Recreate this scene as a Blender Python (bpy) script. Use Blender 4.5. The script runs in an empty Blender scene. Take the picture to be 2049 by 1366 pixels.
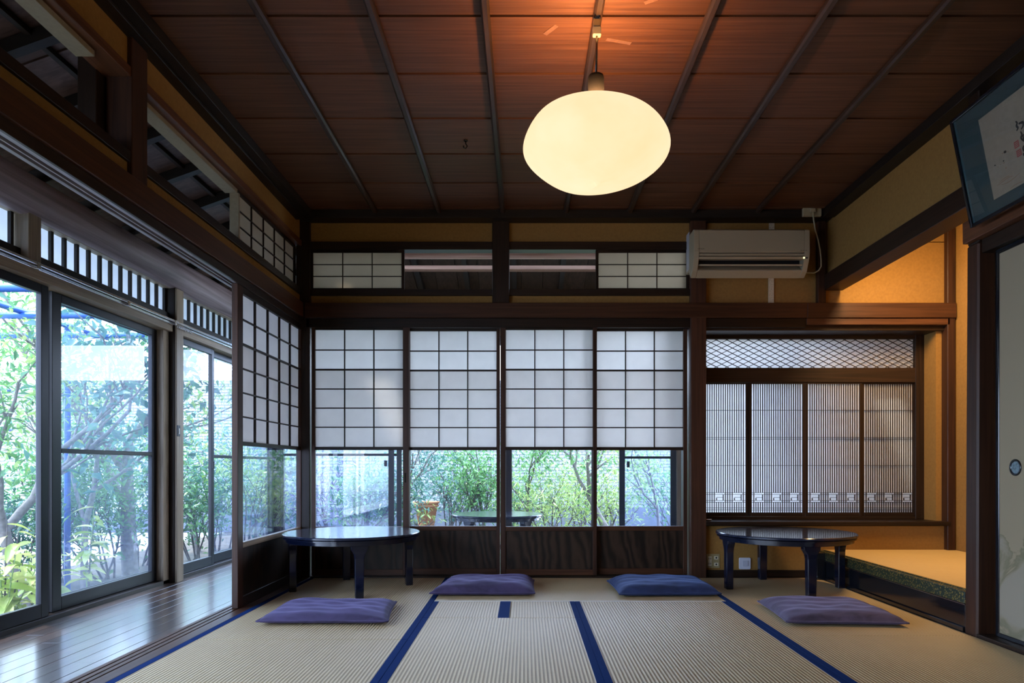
import bpy, bmesh, math, random
import numpy as np
from mathutils import Vector, Matrix
random.seed(7); rng = np.random.default_rng(11)
S = bpy.context.scene
COL = S.collection
PI = math.pi

# ------------------------------------------------------------------ camera
# metres; X right, Y away from the camera, Z up, tatami surface at Z = 0
F, VX, VY, H = 1400.0, 1050.0, 935.0, 0.77      # focal length and vanishing point in photo pixels, eye height
cd = bpy.data.cameras.new('camera'); cam = bpy.data.objects.new('camera', cd); COL.objects.link(cam)
cam.location = (0, 0, H); cam.rotation_euler = (PI/2, 0, 0)
cd.sensor_width = 36; cd.lens = 36*F/2049
cd.shift_x = -(VX-1024.5)/2049; cd.shift_y = (VY-683)/2049
cd.clip_start = .05; cd.clip_end = 300
S.camera = cam
S.view_settings.view_transform = 'Standard'
S.view_settings.look = 'None'
S.view_settings.gamma = 1
S.view_settings.use_curve_mapping = False
S.view_settings.exposure = 0.0

# ------------------------------------------------------------------ sky
SKY = 10.5
w = bpy.data.worlds.new('sky'); S.world = w; w.use_nodes = True
nt = w.node_tree; nt.nodes.clear()
tc = nt.nodes.new('ShaderNodeTexCoord'); sx = nt.nodes.new('ShaderNodeSeparateXYZ')
rmp = nt.nodes.new('ShaderNodeValToRGB'); bgn = nt.nodes.new('ShaderNodeBackground'); wo = nt.nodes.new('ShaderNodeOutputWorld')
rmp.color_ramp.elements[0].position = .0; rmp.color_ramp.elements[0].color = (.73, .85, 1, 1)
rmp.color_ramp.elements[1].position = .8; rmp.color_ramp.elements[1].color = (.48, .66, 1, 1)
bgn.inputs[1].default_value = SKY
nt.links.new(tc.outputs['Generated'], sx.inputs[0]); nt.links.new(sx.outputs[2], rmp.inputs[0])
nt.links.new(rmp.outputs[0], bgn.inputs[0]); nt.links.new(bgn.outputs[0], wo.inputs[0])

def sun():
    d = bpy.data.lights.new('sun', 'SUN'); d.energy = 7.0; d.angle = math.radians(3); d.color = (1, .95, .85)
    o = bpy.data.objects.new('sun', d); COL.objects.link(o)
    # from the left and behind the rear garden, high
    o.rotation_euler = Vector((.45, -.25, -1.0)).to_track_quat('-Z', 'Y').to_euler()
    o.location = (-6, 6, 8)
sun()

# window portals: they only steer the sky's sampling towards the openings
def portal(loc, direction, sx_, sy_):
    d = bpy.data.lights.new('window_portal', 'AREA'); d.shape = 'RECTANGLE'; d.size = sx_; d.size_y = sy_
    d.cycles.is_portal = True
    o = bpy.data.objects.new('window_portal', d); COL.objects.link(o); o.location = loc
    o.rotation_euler = Vector(direction).to_track_quat('-Z', 'Y').to_euler()

# ------------------------------------------------------------------ mesh helpers
OFF = {}
def setp(o, label=None, cat=None, group=None, kind=None):
    if label: o['label'] = label
    if cat: o['category'] = cat
    if group: o['group'] = group
    if kind: o['kind'] = kind
    return o
def root(name, label, cat, loc=(0, 0, 0), group=None, kind=None):
    o = bpy.data.objects.new(name, None); COL.objects.link(o); o.location = loc
    o.empty_display_size = .05
    OFF[o] = Vector(loc)
    return setp(o, label, cat, group, kind)
class MB:
    def __init__(s): s.v = []; s.f = []; s.sm = []
    def add(s, vs, fs, smooth=False):
        n = len(s.v); s.v += [tuple(p) for p in vs]; s.f += [tuple(n+i for i in f) for f in fs]; s.sm += [smooth]*len(fs); return s
    def box(s, x0, x1, y0, y1, z0, z1):
        if x0 > x1: x0, x1 = x1, x0
        if y0 > y1: y0, y1 = y1, y0
        if z0 > z1: z0, z1 = z1, z0
        return s.add([(x0,y0,z0),(x1,y0,z0),(x1,y1,z0),(x0,y1,z0),(x0,y0,z1),(x1,y0,z1),(x1,y1,z1),(x0,y1,z1)],
                     [(0,3,2,1),(4,5,6,7),(0,1,5,4),(1,2,6,5),(2,3,7,6),(3,0,4,7)])
    def hexa(s, p):   # 8 points, same order as box
        return s.add(p, [(0,3,2,1),(4,5,6,7),(0,1,5,4),(1,2,6,5),(2,3,7,6),(3,0,4,7)])
    def tube(s, pts, rad, n=8, caps=True):
        pts = [Vector(p) for p in pts]; vs = []; fs = []
        if not hasattr(rad, '__len__'): rad = [rad]*len(pts)
        ref = None
        for i, p in enumerate(pts):
            d = (pts[min(i+1, len(pts)-1)]-pts[max(i-1, 0)])
            if d.length < 1e-9: d = Vector((0, 0, 1))
            d.normalize()
            if ref is None: ref = Vector((1, 0, 0)) if abs(d.x) < .8 else Vector((0, 1, 0))
            a = (ref-d*ref.dot(d)).normalized(); b = d.cross(a); ref = a
            for k in range(n):
                t = 2*PI*k/n; vs.append(p+(a*math.cos(t)+b*math.sin(t))*rad[i])
        for i in range(len(pts)-1):
            for k in range(n):
                k2 = (k+1) % n; fs.append((i*n+k, i*n+k2, (i+1)*n+k2, (i+1)*n+k))
        if caps: fs.append(tuple(range(n))[::-1]); fs.append(tuple(range((len(pts)-1)*n, len(pts)*n)))
        return s.add(vs, fs, True)
    def lathe(s, prof, c, n=48, capb=True, capt=True):
        vs = []; fs = []
        for r, z in prof:
            for k in range(n):
                t = 2*PI*k/n; vs.append((c[0]+r*math.cos(t), c[1]+r*math.sin(t), c[2]+z))
        for i in range(len(prof)-1):
            for k in range(n):
                k2 = (k+1) % n; fs.append((i*n+k, i*n+k2, (i+1)*n+k2, (i+1)*n+k))
        if capb: fs.append(tuple(range(n))[::-1])
        if capt: fs.append(tuple(range((len(prof)-1)*n, len(prof)*n)))
        return s.add(vs, fs, True)
    def prism(s, poly, axis, a0, a1, smooth=False):   # poly: 2-D points in the other two axes
        n = len(poly); vs = []
        for a in (a0, a1):
            for p, q in poly:
                vs.append((a, p, q) if axis == 'x' else (p, a, q) if axis == 'y' else (p, q, a))
        fs = [tuple(range(n)), tuple(range(n, 2*n))[::-1]]+[(i, i+n, (i+1) % n+n, (i+1) % n) for i in range(n)]
        s.add(vs, fs, smooth)
        return s
    def build(s, name, mat, parent=None, bevel=0, label=None, cat=None, group=None, kind=None, local=False, auto=False):
        me = bpy.data.meshes.new(name)
        vs = np.array(s.v, dtype=float)
        if parent is not None and not local: off = OFF[parent]
        elif parent is None and not local:
            mn = vs.min(0); mx = vs.max(0); off = Vector(((mn[0]+mx[0])/2, (mn[1]+mx[1])/2, mn[2]))
        else: off = Vector((0, 0, 0))
        vs = vs-np.array(off)
        me.from_pydata(vs.tolist(), [], s.f)
        me.polygons.foreach_set('use_smooth', s.sm)
        if bevel or auto:
            bm = bmesh.new(); bm.from_mesh(me)
            bmesh.ops.recalc_face_normals(bm, faces=bm.faces)
            if bevel:
                es = [e for e in bm.edges if len(e.link_faces) == 2 and e.calc_face_angle(0) > .6]
                bmesh.ops.bevel(bm, geom=es, offset=bevel, segments=1, affect='EDGES', clamp_overlap=True)
            bm.to_mesh(me); bm.free()
        me.materials.append(mat)
        o = bpy.data.objects.new(name, me); COL.objects.link(o)
        if parent is not None: o.parent = parent; OFF[o] = OFF.get(parent, Vector((0, 0, 0))) if not local else Vector((0, 0, 0))
        else: o.location = off if not local else (0, 0, 0); OFF[o] = Vector(off)
        if auto: 
            try: me.set_sharp_from_angle(angle=.7)
            except Exception: pass
        return setp(o, label, cat, group, kind)
def box(name, mat, parent, x0, x1, y0, y1, z0, z1, bevel=.0015, **k):
    return MB().box(x0, x1, y0, y1, z0, z1).build(name, mat, parent, bevel, **k)
def copy_tree(o, parent=None):
    c = o.copy(); COL.objects.link(c); c.parent = parent
    for ch in o.children: copy_tree(ch, c)
    return c
def BX(px, Y): return (px-VX)*Y/F
def BZ(py, Y): return H+(VY-py)*Y/F
def LY(px, X): return F*X/(px-VX)

# ------------------------------------------------------------------ materials
def newmat(name):
    m = bpy.data.materials.new(name); m.use_nodes = True; t = m.node_tree
    return m, t, t.nodes['Principled BSDF'], t.links
def N(t, typ, **k):
    n = t.nodes.new(typ)
    for a, b in k.items(): setattr(n, a, b)
    return n
def ramp(t, fac, stops):
    r = N(t, 'ShaderNodeValToRGB'); e = r.color_ramp.elements
    e[0].position, e[0].color = stops[0][0], (*stops[0][1], 1)
    e[1].position, e[1].color = stops[-1][0], (*stops[-1][1], 1)
    for p, c in stops[1:-1]: q = e.new(p); q.color = (*c, 1)
    t.links.new(fac, r.inputs[0]); return r
def coords(t, scale, rnd=True):
    tcn = N(t, 'ShaderNodeTexCoord'); mp = N(t, 'ShaderNodeMapping'); mp.inputs['Scale'].default_value = scale
    if rnd:
        oi = N(t, 'ShaderNodeObjectInfo'); ml = N(t, 'ShaderNodeVectorMath', operation='SCALE'); cb = N(t, 'ShaderNodeCombineXYZ')
        for i in range(3): t.links.new(oi.outputs['Random'], cb.inputs[i])
        ml.inputs['Scale'].default_value = 37.0
        ad = N(t, 'ShaderNodeVectorMath', operation='ADD')
        t.links.new(cb.outputs[0], ml.inputs[0]); t.links.new(tcn.outputs['Object'], ad.inputs[0]); t.links.new(ml.outputs[0], ad.inputs[1])
        t.links.new(ad.outputs[0], mp.inputs[0])
    else: t.links.new(tcn.outputs['Object'], mp.inputs[0])
    return mp
def wood(name, dark, light, axis='x', rough=.45, freq=60, stretch=.035, bump=.15, vary=.25, spec=.3, coat=0):
    m, t, p, L = newmat(name)
    sc = [freq, freq, freq]; sc['xyz'.index(axis)] = freq*stretch
    mp = coords(t, sc)
    n1 = N(t, 'ShaderNodeTexNoise'); n1.inputs['Scale'].default_value = 1; n1.inputs['Detail'].default_value = 5; n1.inputs['Distortion'].default_value = .6
    L.new(mp.outputs[0], n1.inputs['Vector'])
    r = ramp(t, n1.outputs['Fac'], [(.3, dark), (.7, light)])
    oi = N(t, 'ShaderNodeObjectInfo'); mr = N(t, 'ShaderNodeMapRange'); mr.inputs['To Min'].default_value = 1-vary; mr.inputs['To Max'].default_value = 1+vary
    L.new(oi.outputs['Random'], mr.inputs['Value'])
    hs = N(t, 'ShaderNodeHueSaturation'); L.new(r.outputs[0], hs.inputs['Color']); L.new(mr.outputs[0], hs.inputs['Value'])
    L.new(hs.outputs[0], p.inputs['Base Color'])
    p.inputs['Roughness'].default_value = rough; p.inputs['Specular IOR Level'].default_value = spec
    p.inputs['Coat Weight'].default_value = coat; p.inputs['Coat Roughness'].default_value = .15
    b = N(t, 'ShaderNodeBump'); b.inputs['Strength'].default_value = bump; b.inputs['Distance'].default_value = .002
    L.new(n1.outputs['Fac'], b.inputs['Height']); L.new(b.outputs[0], p.inputs['Normal'])
    return m
def plain(name, c, rough=.5, metal=0, spec=.5, noise=0, nscale=30, bump=0, emit=None):
    m, t, p, L = newmat(name)
    p.inputs['Base Color'].default_value = (*c, 1); p.inputs['Roughness'].default_value = rough
    p.inputs['Metallic'].default_value = metal; p.inputs['Specular IOR Level'].default_value = spec
    if noise or bump:
        mp = coords(t, (nscale,)*3)
        n1 = N(t, 'ShaderNodeTexNoise'); n1.inputs['Detail'].default_value = 6; n1.inputs['Scale'].default_value = 1
        L.new(mp.outputs[0], n1.inputs['Vector'])
        if noise:
            r = ramp(t, n1.outputs['Fac'], [(.25, tuple(x*(1-noise) for x in c)), (.75, tuple(min(1, x*(1+noise)) for x in c))])
            L.new(r.outputs[0], p.inputs['Base Color'])
        if bump:
            b = N(t, 'ShaderNodeBump'); b.inputs['Strength'].default_value = bump; b.inputs['Distance'].default_value = .003
            L.new(n1.outputs['Fac'], b.inputs['Height']); L.new(b.outputs[0], p.inputs['Normal'])
    if emit: p.inputs['Emission Color'].default_value = (*emit[0], 1); p.inputs['Emission Strength'].default_value = emit[1]
    return m
def film(name, tint, haze, hazecol, gloss=.08, rough=.0):
    """clear sheet: straight-through light, a Fresnel mirror part and a share of scatter for painted glass haze or mesh"""
    m, t, p, L = newmat(name); t.nodes.remove(p)
    out = t.nodes['Material Output']
    tr = N(t, 'ShaderNodeBsdfTransparent'); tr.inputs[0].default_value = (*tint, 1)
    gl = N(t, 'ShaderNodeBsdfGlossy'); gl.inputs['Roughness'].default_value = rough; gl.inputs[0].default_value = (1, 1, 1, 1)
    fr = N(t, 'ShaderNodeFresnel'); fr.inputs[0].default_value = 1.5
    mx = N(t, 'ShaderNodeMixShader'); L.new(fr.outputs[0], mx.inputs[0]); L.new(tr.outputs[0], mx.inputs[1]); L.new(gl.outputs[0], mx.inputs[2])
    df = N(t, 'ShaderNodeBsdfDiffuse'); df.inputs[0].default_value = (*hazecol, 1)
    tl = N(t, 'ShaderNodeBsdfTranslucent'); tl.inputs[0].default_value = (*hazecol, 1)
    a = N(t, 'ShaderNodeMixShader'); a.inputs[0].default_value = .75; L.new(df.outputs[0], a.inputs[1]); L.new(tl.outputs[0], a.inputs[2])
    b = N(t, 'ShaderNodeMixShader'); b.inputs[0].default_value = haze; L.new(mx.outputs[0], b.inputs[1]); L.new(a.outputs[0], b.inputs[2])
    L.new(b.outputs[0], out.inputs[0]); return m
def paper(name, c, trans=.6, fib=.06, scale=9):
    m, t, p, L = newmat(name); t.nodes.remove(p); out = t.nodes['Material Output']
    mp = coords(t, (scale,)*3); n1 = N(t, 'ShaderNodeTexNoise'); n1.inputs['Detail'].default_value = 8; n1.inputs['Scale'].default_value = 1
    L.new(mp.outputs[0], n1.inputs['Vector'])
    r = ramp(t, n1.outputs['Fac'], [(.3, tuple(x*(1-fib) for x in c)), (.7, c)])
    df = N(t, 'ShaderNodeBsdfDiffuse'); tl = N(t, 'ShaderNodeBsdfTranslucent')
    L.new(r.outputs[0], df.inputs[0]); L.new(r.outputs[0], tl.inputs[0])
    a = N(t, 'ShaderNodeMixShader'); a.inputs[0].default_value = trans; L.new(df.outputs[0], a.inputs[1]); L.new(tl.outputs[0], a.inputs[2])
    L.new(a.outputs[0], out.inputs[0]); return m
def leafmat(name, c1, c2, trans=.35):
    m, t, p, L = newmat(name); t.nodes.remove(p); out = t.nodes['Material Output']
    g = N(t, 'ShaderNodeNewGeometry')
    r = ramp(t, g.outputs['Random Per Island'], [(0, c1), (1, c2)])
    df = N(t, 'ShaderNodeBsdfDiffuse'); tl = N(t, 'ShaderNodeBsdfTranslucent'); gl = N(t, 'ShaderNodeBsdfGlossy'); gl.inputs['Roughness'].default_value = .35
    L.new(r.outputs[0], df.inputs[0]); L.new(r.outputs[0], tl.inputs[0])
    a = N(t, 'ShaderNodeMixShader'); a.inputs[0].default_value = trans; L.new(df.outputs[0], a.inputs[1]); L.new(tl.outputs[0], a.inputs[2])
    b = N(t, 'ShaderNodeMixShader'); b.inputs[0].default_value = .06; L.new(a.outputs[0], b.inputs[1]); L.new(gl.outputs[0], b.inputs[2])
    L.new(b.outputs[0], out.inputs[0]); return m
def weave(name, c1, c2, axis, pitch, bump=.5):
    """rush matting: ribs across the given axis"""
    m, t, p, L = newmat(name)
    mp = coords(t, (1, 1, 1), rnd=False)
    wv = N(t, 'ShaderNodeTexWave', wave_type='BANDS', bands_direction=axis.upper(), wave_profile='SIN')
    wv.inputs['Scale'].default_value = .314159*1/pitch/ (PI/ 1.0) * 1.0 if False else (1/pitch)/ (20/(2*PI))
    L.new(mp.outputs[0], wv.inputs['Vector'])
    sc = [260, 260, 1]; sc['xy'.index(axis)] = 12
    m2 = coords(t, sc, rnd=False); n1 = N(t, 'ShaderNodeTexNoise'); n1.inputs['Scale'].default_value = 1; n1.inputs['Detail'].default_value = 3
    L.new(m2.outputs[0], n1.inputs['Vector'])
    m3 = coords(t, (2, 2, 2)); n2 = N(t, 'ShaderNodeTexNoise'); n2.inputs['Scale'].default_value = 1; n2.inputs['Detail'].default_value = 4
    L.new(m3.outputs[0], n2.inputs['Vector'])
    ad = N(t, 'ShaderNodeMath', operation='MULTIPLY_ADD'); L.new(wv.outputs['Fac'], ad.inputs[0]); ad.inputs[1].default_value = .55; 
    ms = N(t, 'ShaderNodeMath', operation='MULTIPLY_ADD'); L.new(n1.outputs['Fac'], ms.inputs[0]); ms.inputs[1].default_value = .35
    m4 = N(t, 'ShaderNodeMath', operation='MULTIPLY'); L.new(n2.outputs['Fac'], m4.inputs[0]); m4.inputs[1].default_value = .25
    L.new(m4.outputs[0], ms.inputs[2]); L.new(ms.outputs[0], ad.inputs[2])
    r = ramp(t, ad.outputs[0], [(.2, c1), (.85, c2)]); L.new(r.outputs[0], p.inputs['Base Color'])
    p.inputs['Roughness'].default_value = .55; p.inputs['Specular IOR Level'].default_value = .35
    b = N(t, 'ShaderNodeBump'); b.inputs['Strength'].default_value = bump; b.inputs['Distance'].default_value = .003
    L.new(wv.outputs['Fac'], b.inputs['Height']); L.new(b.outputs[0], p.inputs['Normal'])
    return m

DK = ((.010, .006, .004), (.027, .014, .008))
WX = wood('dark_wood_x', *DK, axis='x'); WY = wood('dark_wood_y', *DK, axis='y'); WZ = wood('dark_wood_z', *DK, axis='z')
RX = wood('red_wood_x', (.036, .014, .007), (.078, .031, .014), axis='x'); RY = wood('red_wood_y', (.058, .022, .010), (.125, .048, .021), axis='y')
RZ = wood('red_wood_z', (.030, .013, .008), (.068, .028, .015), axis='z')
BKX = wood('black_wood_x', (.010, .009, .008), (.024, .018, .014), axis='x'); BKY = wood('black_wood_y', (.010, .009, .008), (.024, .018, .014), axis='y')
PY = wood('pale_wood_y', (.22, .16, .11), (.36, .28, .19), axis='y', vary=.1); LILW = wood('grey_track_wood', (.16, .14, .15), (.30, .27, .29), axis='y', vary=.05); PZ = wood('pale_wood_z', (.20, .15, .10), (.34, .26, .18), axis='z', vary=.1)
LOGM = wood('log_wood', (.15, .11, .115), (.36, .28, .29), axis='y', freq=30, vary=.05, rough=.5)
LOGX = wood('log_wood_x', (.22, .12, .09), (.42, .26, .20), axis='x', freq=30, vary=.05, rough=.5)
LOGP = wood('pink_log_wood', (.42, .22, .16), (.78, .52, .42), axis='x', freq=30, vary=.05, rough=.5)
ROOFD = wood('dark_roof_wood', (.020, .013, .010), (.055, .034, .026), axis='y', freq=40, vary=.2)
ROOFW = wood('roof_wood', (.065, .038, .030), (.15, .092, .072), axis='x', freq=40, vary=.2)
CEIL = wood('ceiling_wood', (.066, .026, .012), (.14, .058, .027), axis='x', freq=70, stretch=.03, vary=.12, rough=.55)
BATM = wood('batten_wood', (.022, .014, .010), (.052, .030, .020), axis='y', rough=.4, vary=.1)
def panelwood():
    m, t, p, L = newmat('grain_panel_wood')
    mp = coords(t, (1, 1, .33)); wv = N(t, 'ShaderNodeTexWave', wave_type='RINGS', rings_direction='Y'); wv.inputs['Scale'].default_value = 5; wv.inputs['Distortion'].default_value = 12; wv.inputs['Detail'].default_value = 3; wv.inputs['Detail Scale'].default_value = 1.4
    L.new(mp.outputs[0], wv.inputs['Vector'])
    r = ramp(t, wv.outputs['Fac'], [(.0, (.010, .006, .004)), (.55, (.026, .015, .009)), (1, (.040, .022, .013))]); L.new(r.outputs[0], p.inputs['Base Color'])
    p.inputs['Roughness'].default_value = .45; p.inputs['Specular IOR Level'].default_value = .3
    b = N(t, 'ShaderNodeBump'); b.inputs['Strength'].default_value = .2; b.inputs['Distance'].default_value = .002; L.new(wv.outputs['Fac'], b.inputs['Height']); L.new(b.outputs[0], p.inputs['Normal']); return m
PANELW = panelwood()
FLOORW = wood('corridor_wood', (.040, .024, .018), (.10, .058, .040), axis='y', freq=55, rough=.33, vary=.22, bump=.04, coat=1, spec=.8)
FLOORX = wood('rear_corridor_wood', (.040, .024, .018), (.10, .058, .040), axis='x', freq=55, rough=.22, vary=.18, bump=.2, coat=.3)
PLAS = plain('ochre_plaster', (.26, .145, .042), .9, noise=.10, nscale=60, bump=.25, spec=.15)
PALEPL = plain('pale_lining', (.26, .22, .145), .8, noise=.1, nscale=60, bump=.3)
BODY = plain('grey_render', (.35, .34, .33), .9, noise=.1)
PAPER = paper('shoji_paper', (.90, .88, .86), .62)
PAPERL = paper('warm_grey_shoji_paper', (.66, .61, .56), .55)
PAPERT = paper('beige_transom_paper', (.46, .38, .27), .45)  # warmer, darker paper tone for the transom screens
PAPER2 = paper('doubled_paper', (.90, .88, .86), .66)
SLITG = film('frosted_slit_glass', (.5, .6, .7), .75, (.75, .82, .95))
GLASS = film('window_glass', (.90, .93, 1.0), .020, (.45, .62, 1.0))  # bluish haze of glass reflections put into the scatter colour
SCREEN = film('insect_screen', (.84, .90, 1.0), .055, (.40, .55, .95))
SASH = plain('bronze_sash', (.020, .022, .028), .35, metal=.6)
STEEL = plain('bright_rail', (.75, .77, .8), .22, metal=1)
TAT = weave('tatami_rush', (.34, .25, .13), (.61, .475, .27), 'x', .0148)
TATX = weave('tatami_rush_cross', (.36, .265, .13), (.63, .49, .275), 'y', .0148)
TATO = weave('alcove_rush', (.50, .35, .15), (.74, .55, .26), 'y', .012, .25)
HERI = plain('blue_border_cloth', (.003, .026, .125), .95, spec=.08, noise=.25, nscale=300, bump=.2)
LACQ = plain('black_lacquer', (.006, .008, .012), .12, spec=.6)
TABM = wood('table_lacquer', (.008, .012, .028), (.018, .024, .050), axis='x', freq=30, rough=.14, bump=.03, vary=0, coat=.6)
TABE = plain('table_edge_lacquer', (.003, .006, .020), .16, spec=.7)

# ================================================================== SETTING
YB = 4.90; XL = -1.54; XR = 2.10; XO = -2.48; YR = 7.0; XT = 3.02
ZC = 2.545; ZM = 2.49
# ---- sub-floor and corridor floors
fl = root('floor', 'tatami room floor and joists under the mats', 'floor', (0, 2.2, -.10), kind='structure')
box('subfloor', BODY, fl, -1.60, 2.1, -1.5, 4.95, -.10, -.056)
box('subfloor', BODY, fl, 2.1, 3.2, 3.1, 4.95, -.10, -.056)
cf = root('floor', 'glossy dark plank floor of the side corridor', 'floor', (-2.0, 2.9, -.06), kind='structure')
npl = 9; xs = np.linspace(-2.44, -1.655, npl+1)
for i in range(npl):
    y = -1.5
    cuts = sorted([random.uniform(.4, 1.6), random.uniform(2.6, 3.9), 7.0]) if i % 2 else [2.2+.3*random.random(), 7.0]
    for c in cuts:
        box('floor_plank', FLOORW, cf, xs[i]+.0012, xs[i+1]-.0012, y+.0008, c-.0008, -.045, -.02+random.uniform(-.0003, .0003), bevel=.0005); y = c
box('plank_backing', BKY, cf, -2.46, -1.64, -1.5, 7.0, -.06, -.0455)
rf = root('floor', 'plank floor of the rear corridor seen through the screens', 'floor', (0, 5.9, -.06), kind='structure')
ys = np.linspace(5.06, 6.94, 16)
for i in range(15): box('floor_plank', FLOORX, rf, -1.65, 1.7, ys[i]+.0015, ys[i+1]-.0015, -.045, -.02, bevel=.0012)
box('plank_backing', BKX, rf, -1.65, 1.7, 5.03, 6.98, -.06, -.0455)
# sills with grooves
sl = root('trim_1', 'grooved wooden door sill between mats and corridor planks', 'door sill', (-1.57, 2.0, -.05), kind='structure')
for a, b in ((-1.6525, -1.630), (-1.622, -1.600), (-1.592, -1.570), (-1.562, -1.503)):
    box('sill_strip', RY, sl, a, b, -1.5, 4.95, -.05, 0.0, bevel=.001)
box('groove_bed', WY, sl, -1.65, -1.51, -1.5, 4.95, -.05, -.006)
sb = root('trim_2', 'dark grooved sill under the rear row of paper screens', 'door sill', (-.15, 4.92, -.05), kind='structure')
for a, b in ((4.885, 4.902), (4.938, 4.946), (4.982, 5.03)):
    box('sill_strip', WX, sb, -1.50, 1.155, a, b, -.05, .010, bevel=.001)
box('groove_bed', WX, sb, -1.50, 1.155, 4.886, 5.02, -.05, .002)

# ---- back wall
bw = root('wall_back', 'back wall of dark posts, ochre plaster strips and long wooden lintel', 'wall', (.3, YB+.05, 0), kind='structure')
z = lambda py: BZ(py, YB)
x = lambda px: BX(px, YB)
PT = 0.03    # plaster set back from the posts
box('plaster', PLAS, bw, -1.56, 3.2, YB+PT, YB+.09, 2.355, 2.80, 0)
box('plaster', PLAS, bw, -1.56, 1.2, YB+PT, YB+.09, 1.918, 1.985, 0)
box('plaster', PLAS, bw, 1.2, 3.2, YB+PT, YB+.09, 1.90, 2.36, 0)
box('head_rail', WX, bw, -1.52, 1.17, YB+.012, YB+.10, 2.300, 2.355)
box('sill_rail', WX, bw, -1.52, 1.17, YB+.008, YB+.10, 1.977, 2.020)
box('lintel', RX, bw, -1.535, 1.97, YB-.025, YB+.04, 1.814, 1.918, .003, label='long horizontal lintel over the paper screens')
box('lintel', RX, bw, 1.97, 3.01, YB-.025, YB+.04, 1.814, 1.918, .003)
box('track_head', WX, bw, -1.53, 1.97, YB-.005, YB+.12, 1.750, 1.812)
box('track_head', RX, bw, 1.97, 2.97, YB-.012, YB+.03, 1.768, 1.812)
box('track_head', WX, bw, 1.17, 2.97, YB+.03, YB+.22, 1.735, 1.812)
box('post', WZ, bw, -1.60, -1.505, YB-.005, YB+.12, -.05, 2.56, .003, label='corner post')
box('post', WZ, bw, x(985), x(1019), YB-.008, YB+.10, 1.918, 2.50, .003, label='short post between the two transom openings')
box('post', RZ, bw, x(1381), x(1412), YB-.02, YB+.11, -.05, 2.52, .003, label='full height post right of the paper screens')
box('post', RZ, bw, 2.085-.035, 2.085+.02, YB-.012, YB+.06, 1.918, 2.50, .002)
box('post', RZ, bw, 2.955, 3.01, YB-.012, YB+.09, .19, 2.50, .003, label='corner post inside the alcove')
box('ceiling_moulding', BKX, bw, -1.56, 2.12, YB-.085, YB+.03, 2.49, 2.545)
# outside cladding of the back wall upwards
# ---- below the alcove window
zs = 1050
box('plaster', PLAS, bw, 1.2, 3.2, YB+PT, YB+.12, -.03, z(1050)-.01, 0)
box('baseboard', WX, bw, 1.27, 2.04, YB+.012, YB+.03, .0, z(1141), .001)
box('window_sill', WX, bw, 1.262, 2.975, YB-.02, YB+.30, z(1051), z(1043), .003, label='long dark sill board under the latticed alcove window')
# recess jamb right side and head
box('plaster', PLAS, bw, 2.915, 3.2, YB+.06, YB+.34, z(1050), 1.80, 0)
box('recess_head', BKX, bw, 1.17, 2.97, YB+.06, YB+.34, 1.80, 1.83, 0)
box('post', BKY, bw, 1.17, 1.225, YB+.11, YB+.34, -.05, 1.80, .002)

# ---- window in the recess
YW = 5.12
wz = lambda py: BZ(py, YW)
wx = lambda px: BX(px, YW)
wn = root('window_1', 'wide latticed paper window in the alcove wall', 'window', (1.95, YW, wz(1040)), kind='structure')
X0w, X1w = wx(1387), wx(1850)
box('top_rail', WX, wn, X0w, X1w, YW-.01, YW+.05, wz(678), 1.80)
box('middle_rail', WX, wn, X0w, X1w, YW-.012, YW+.05, wz(765), wz(736))
box('bottom_rail', WX, wn, X0w, X1w, YW-.012, YW+.05, z(1043)+.001, wz(1033))
box('side_stile', WZ, wn, wx(1830), X1w, YW-.014, YW+.05, z(1043)+.002, 1.799)
MB().add([(X0w, YW+.022, wz(738)), (X1w-.02, YW+.022, wz(738)), (X1w-.02, YW+.022, wz(676)), (X0w, YW+.022, wz(676))], [(0, 1, 2, 3)]).build('transom_paper', PAPER, wn)
# diagonal lattice
dl = MB(); zt0, zt1 = wz(735.5), wz(678)
per = .0783; hh = zt1-zt0; slope = 11.2/10.1/2*1.0
sl_ = .0405/.0783
xx = X0w-.6
def clipbar(mb, xa, za, xb, zb, xl, xr, wd, y0, y1):
    # clip in x
    if xa < xl: za += (zb-za)*(xl-xa)/(xb-xa); xa = xl
    if xb > xr: zb = za+(zb-za)*(xr-xa)/(xb-xa); xb = xr
    if xb-xa < .004: return
    d = Vector((xb-xa, 0, zb-za)).normalized(); nrm = Vector((-d.z, 0, d.x))*wd/2
    a = Vector((xa, 0, za)); b = Vector((xb, 0, zb))
    p = []
    for yy in (y0, y1):
        for q in (a-nrm, b-nrm, b+nrm, a+nrm): p.append((q.x, yy, q.z))
    mb.add(p, [(0, 1, 2, 3), (7, 6, 5, 4), (0, 4, 5, 1), (1, 5, 6, 2), (2, 6, 7, 3), (3, 7, 4, 0)])
run = hh/(.0393/.0783)
for i in range(-12, 40):
    xa = X0w+i*.0783/1.0
    clipbar(dl, xa, zt0, xa+run, zt1, X0w, wx(1829), .0045, YW+.006, YW+.012)
    clipbar(dl, xa, zt1, xa+run, zt0, X0w, wx(1829), .0045, YW+.000, YW+.006)
dl.build('diagonal_lattice', BKX, wn, kind='stuff')
ZP0, ZP1 = wz(1025), wz(768)
pedges = [1384.5, 1498.5, 1611, 1725, 1838]
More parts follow.
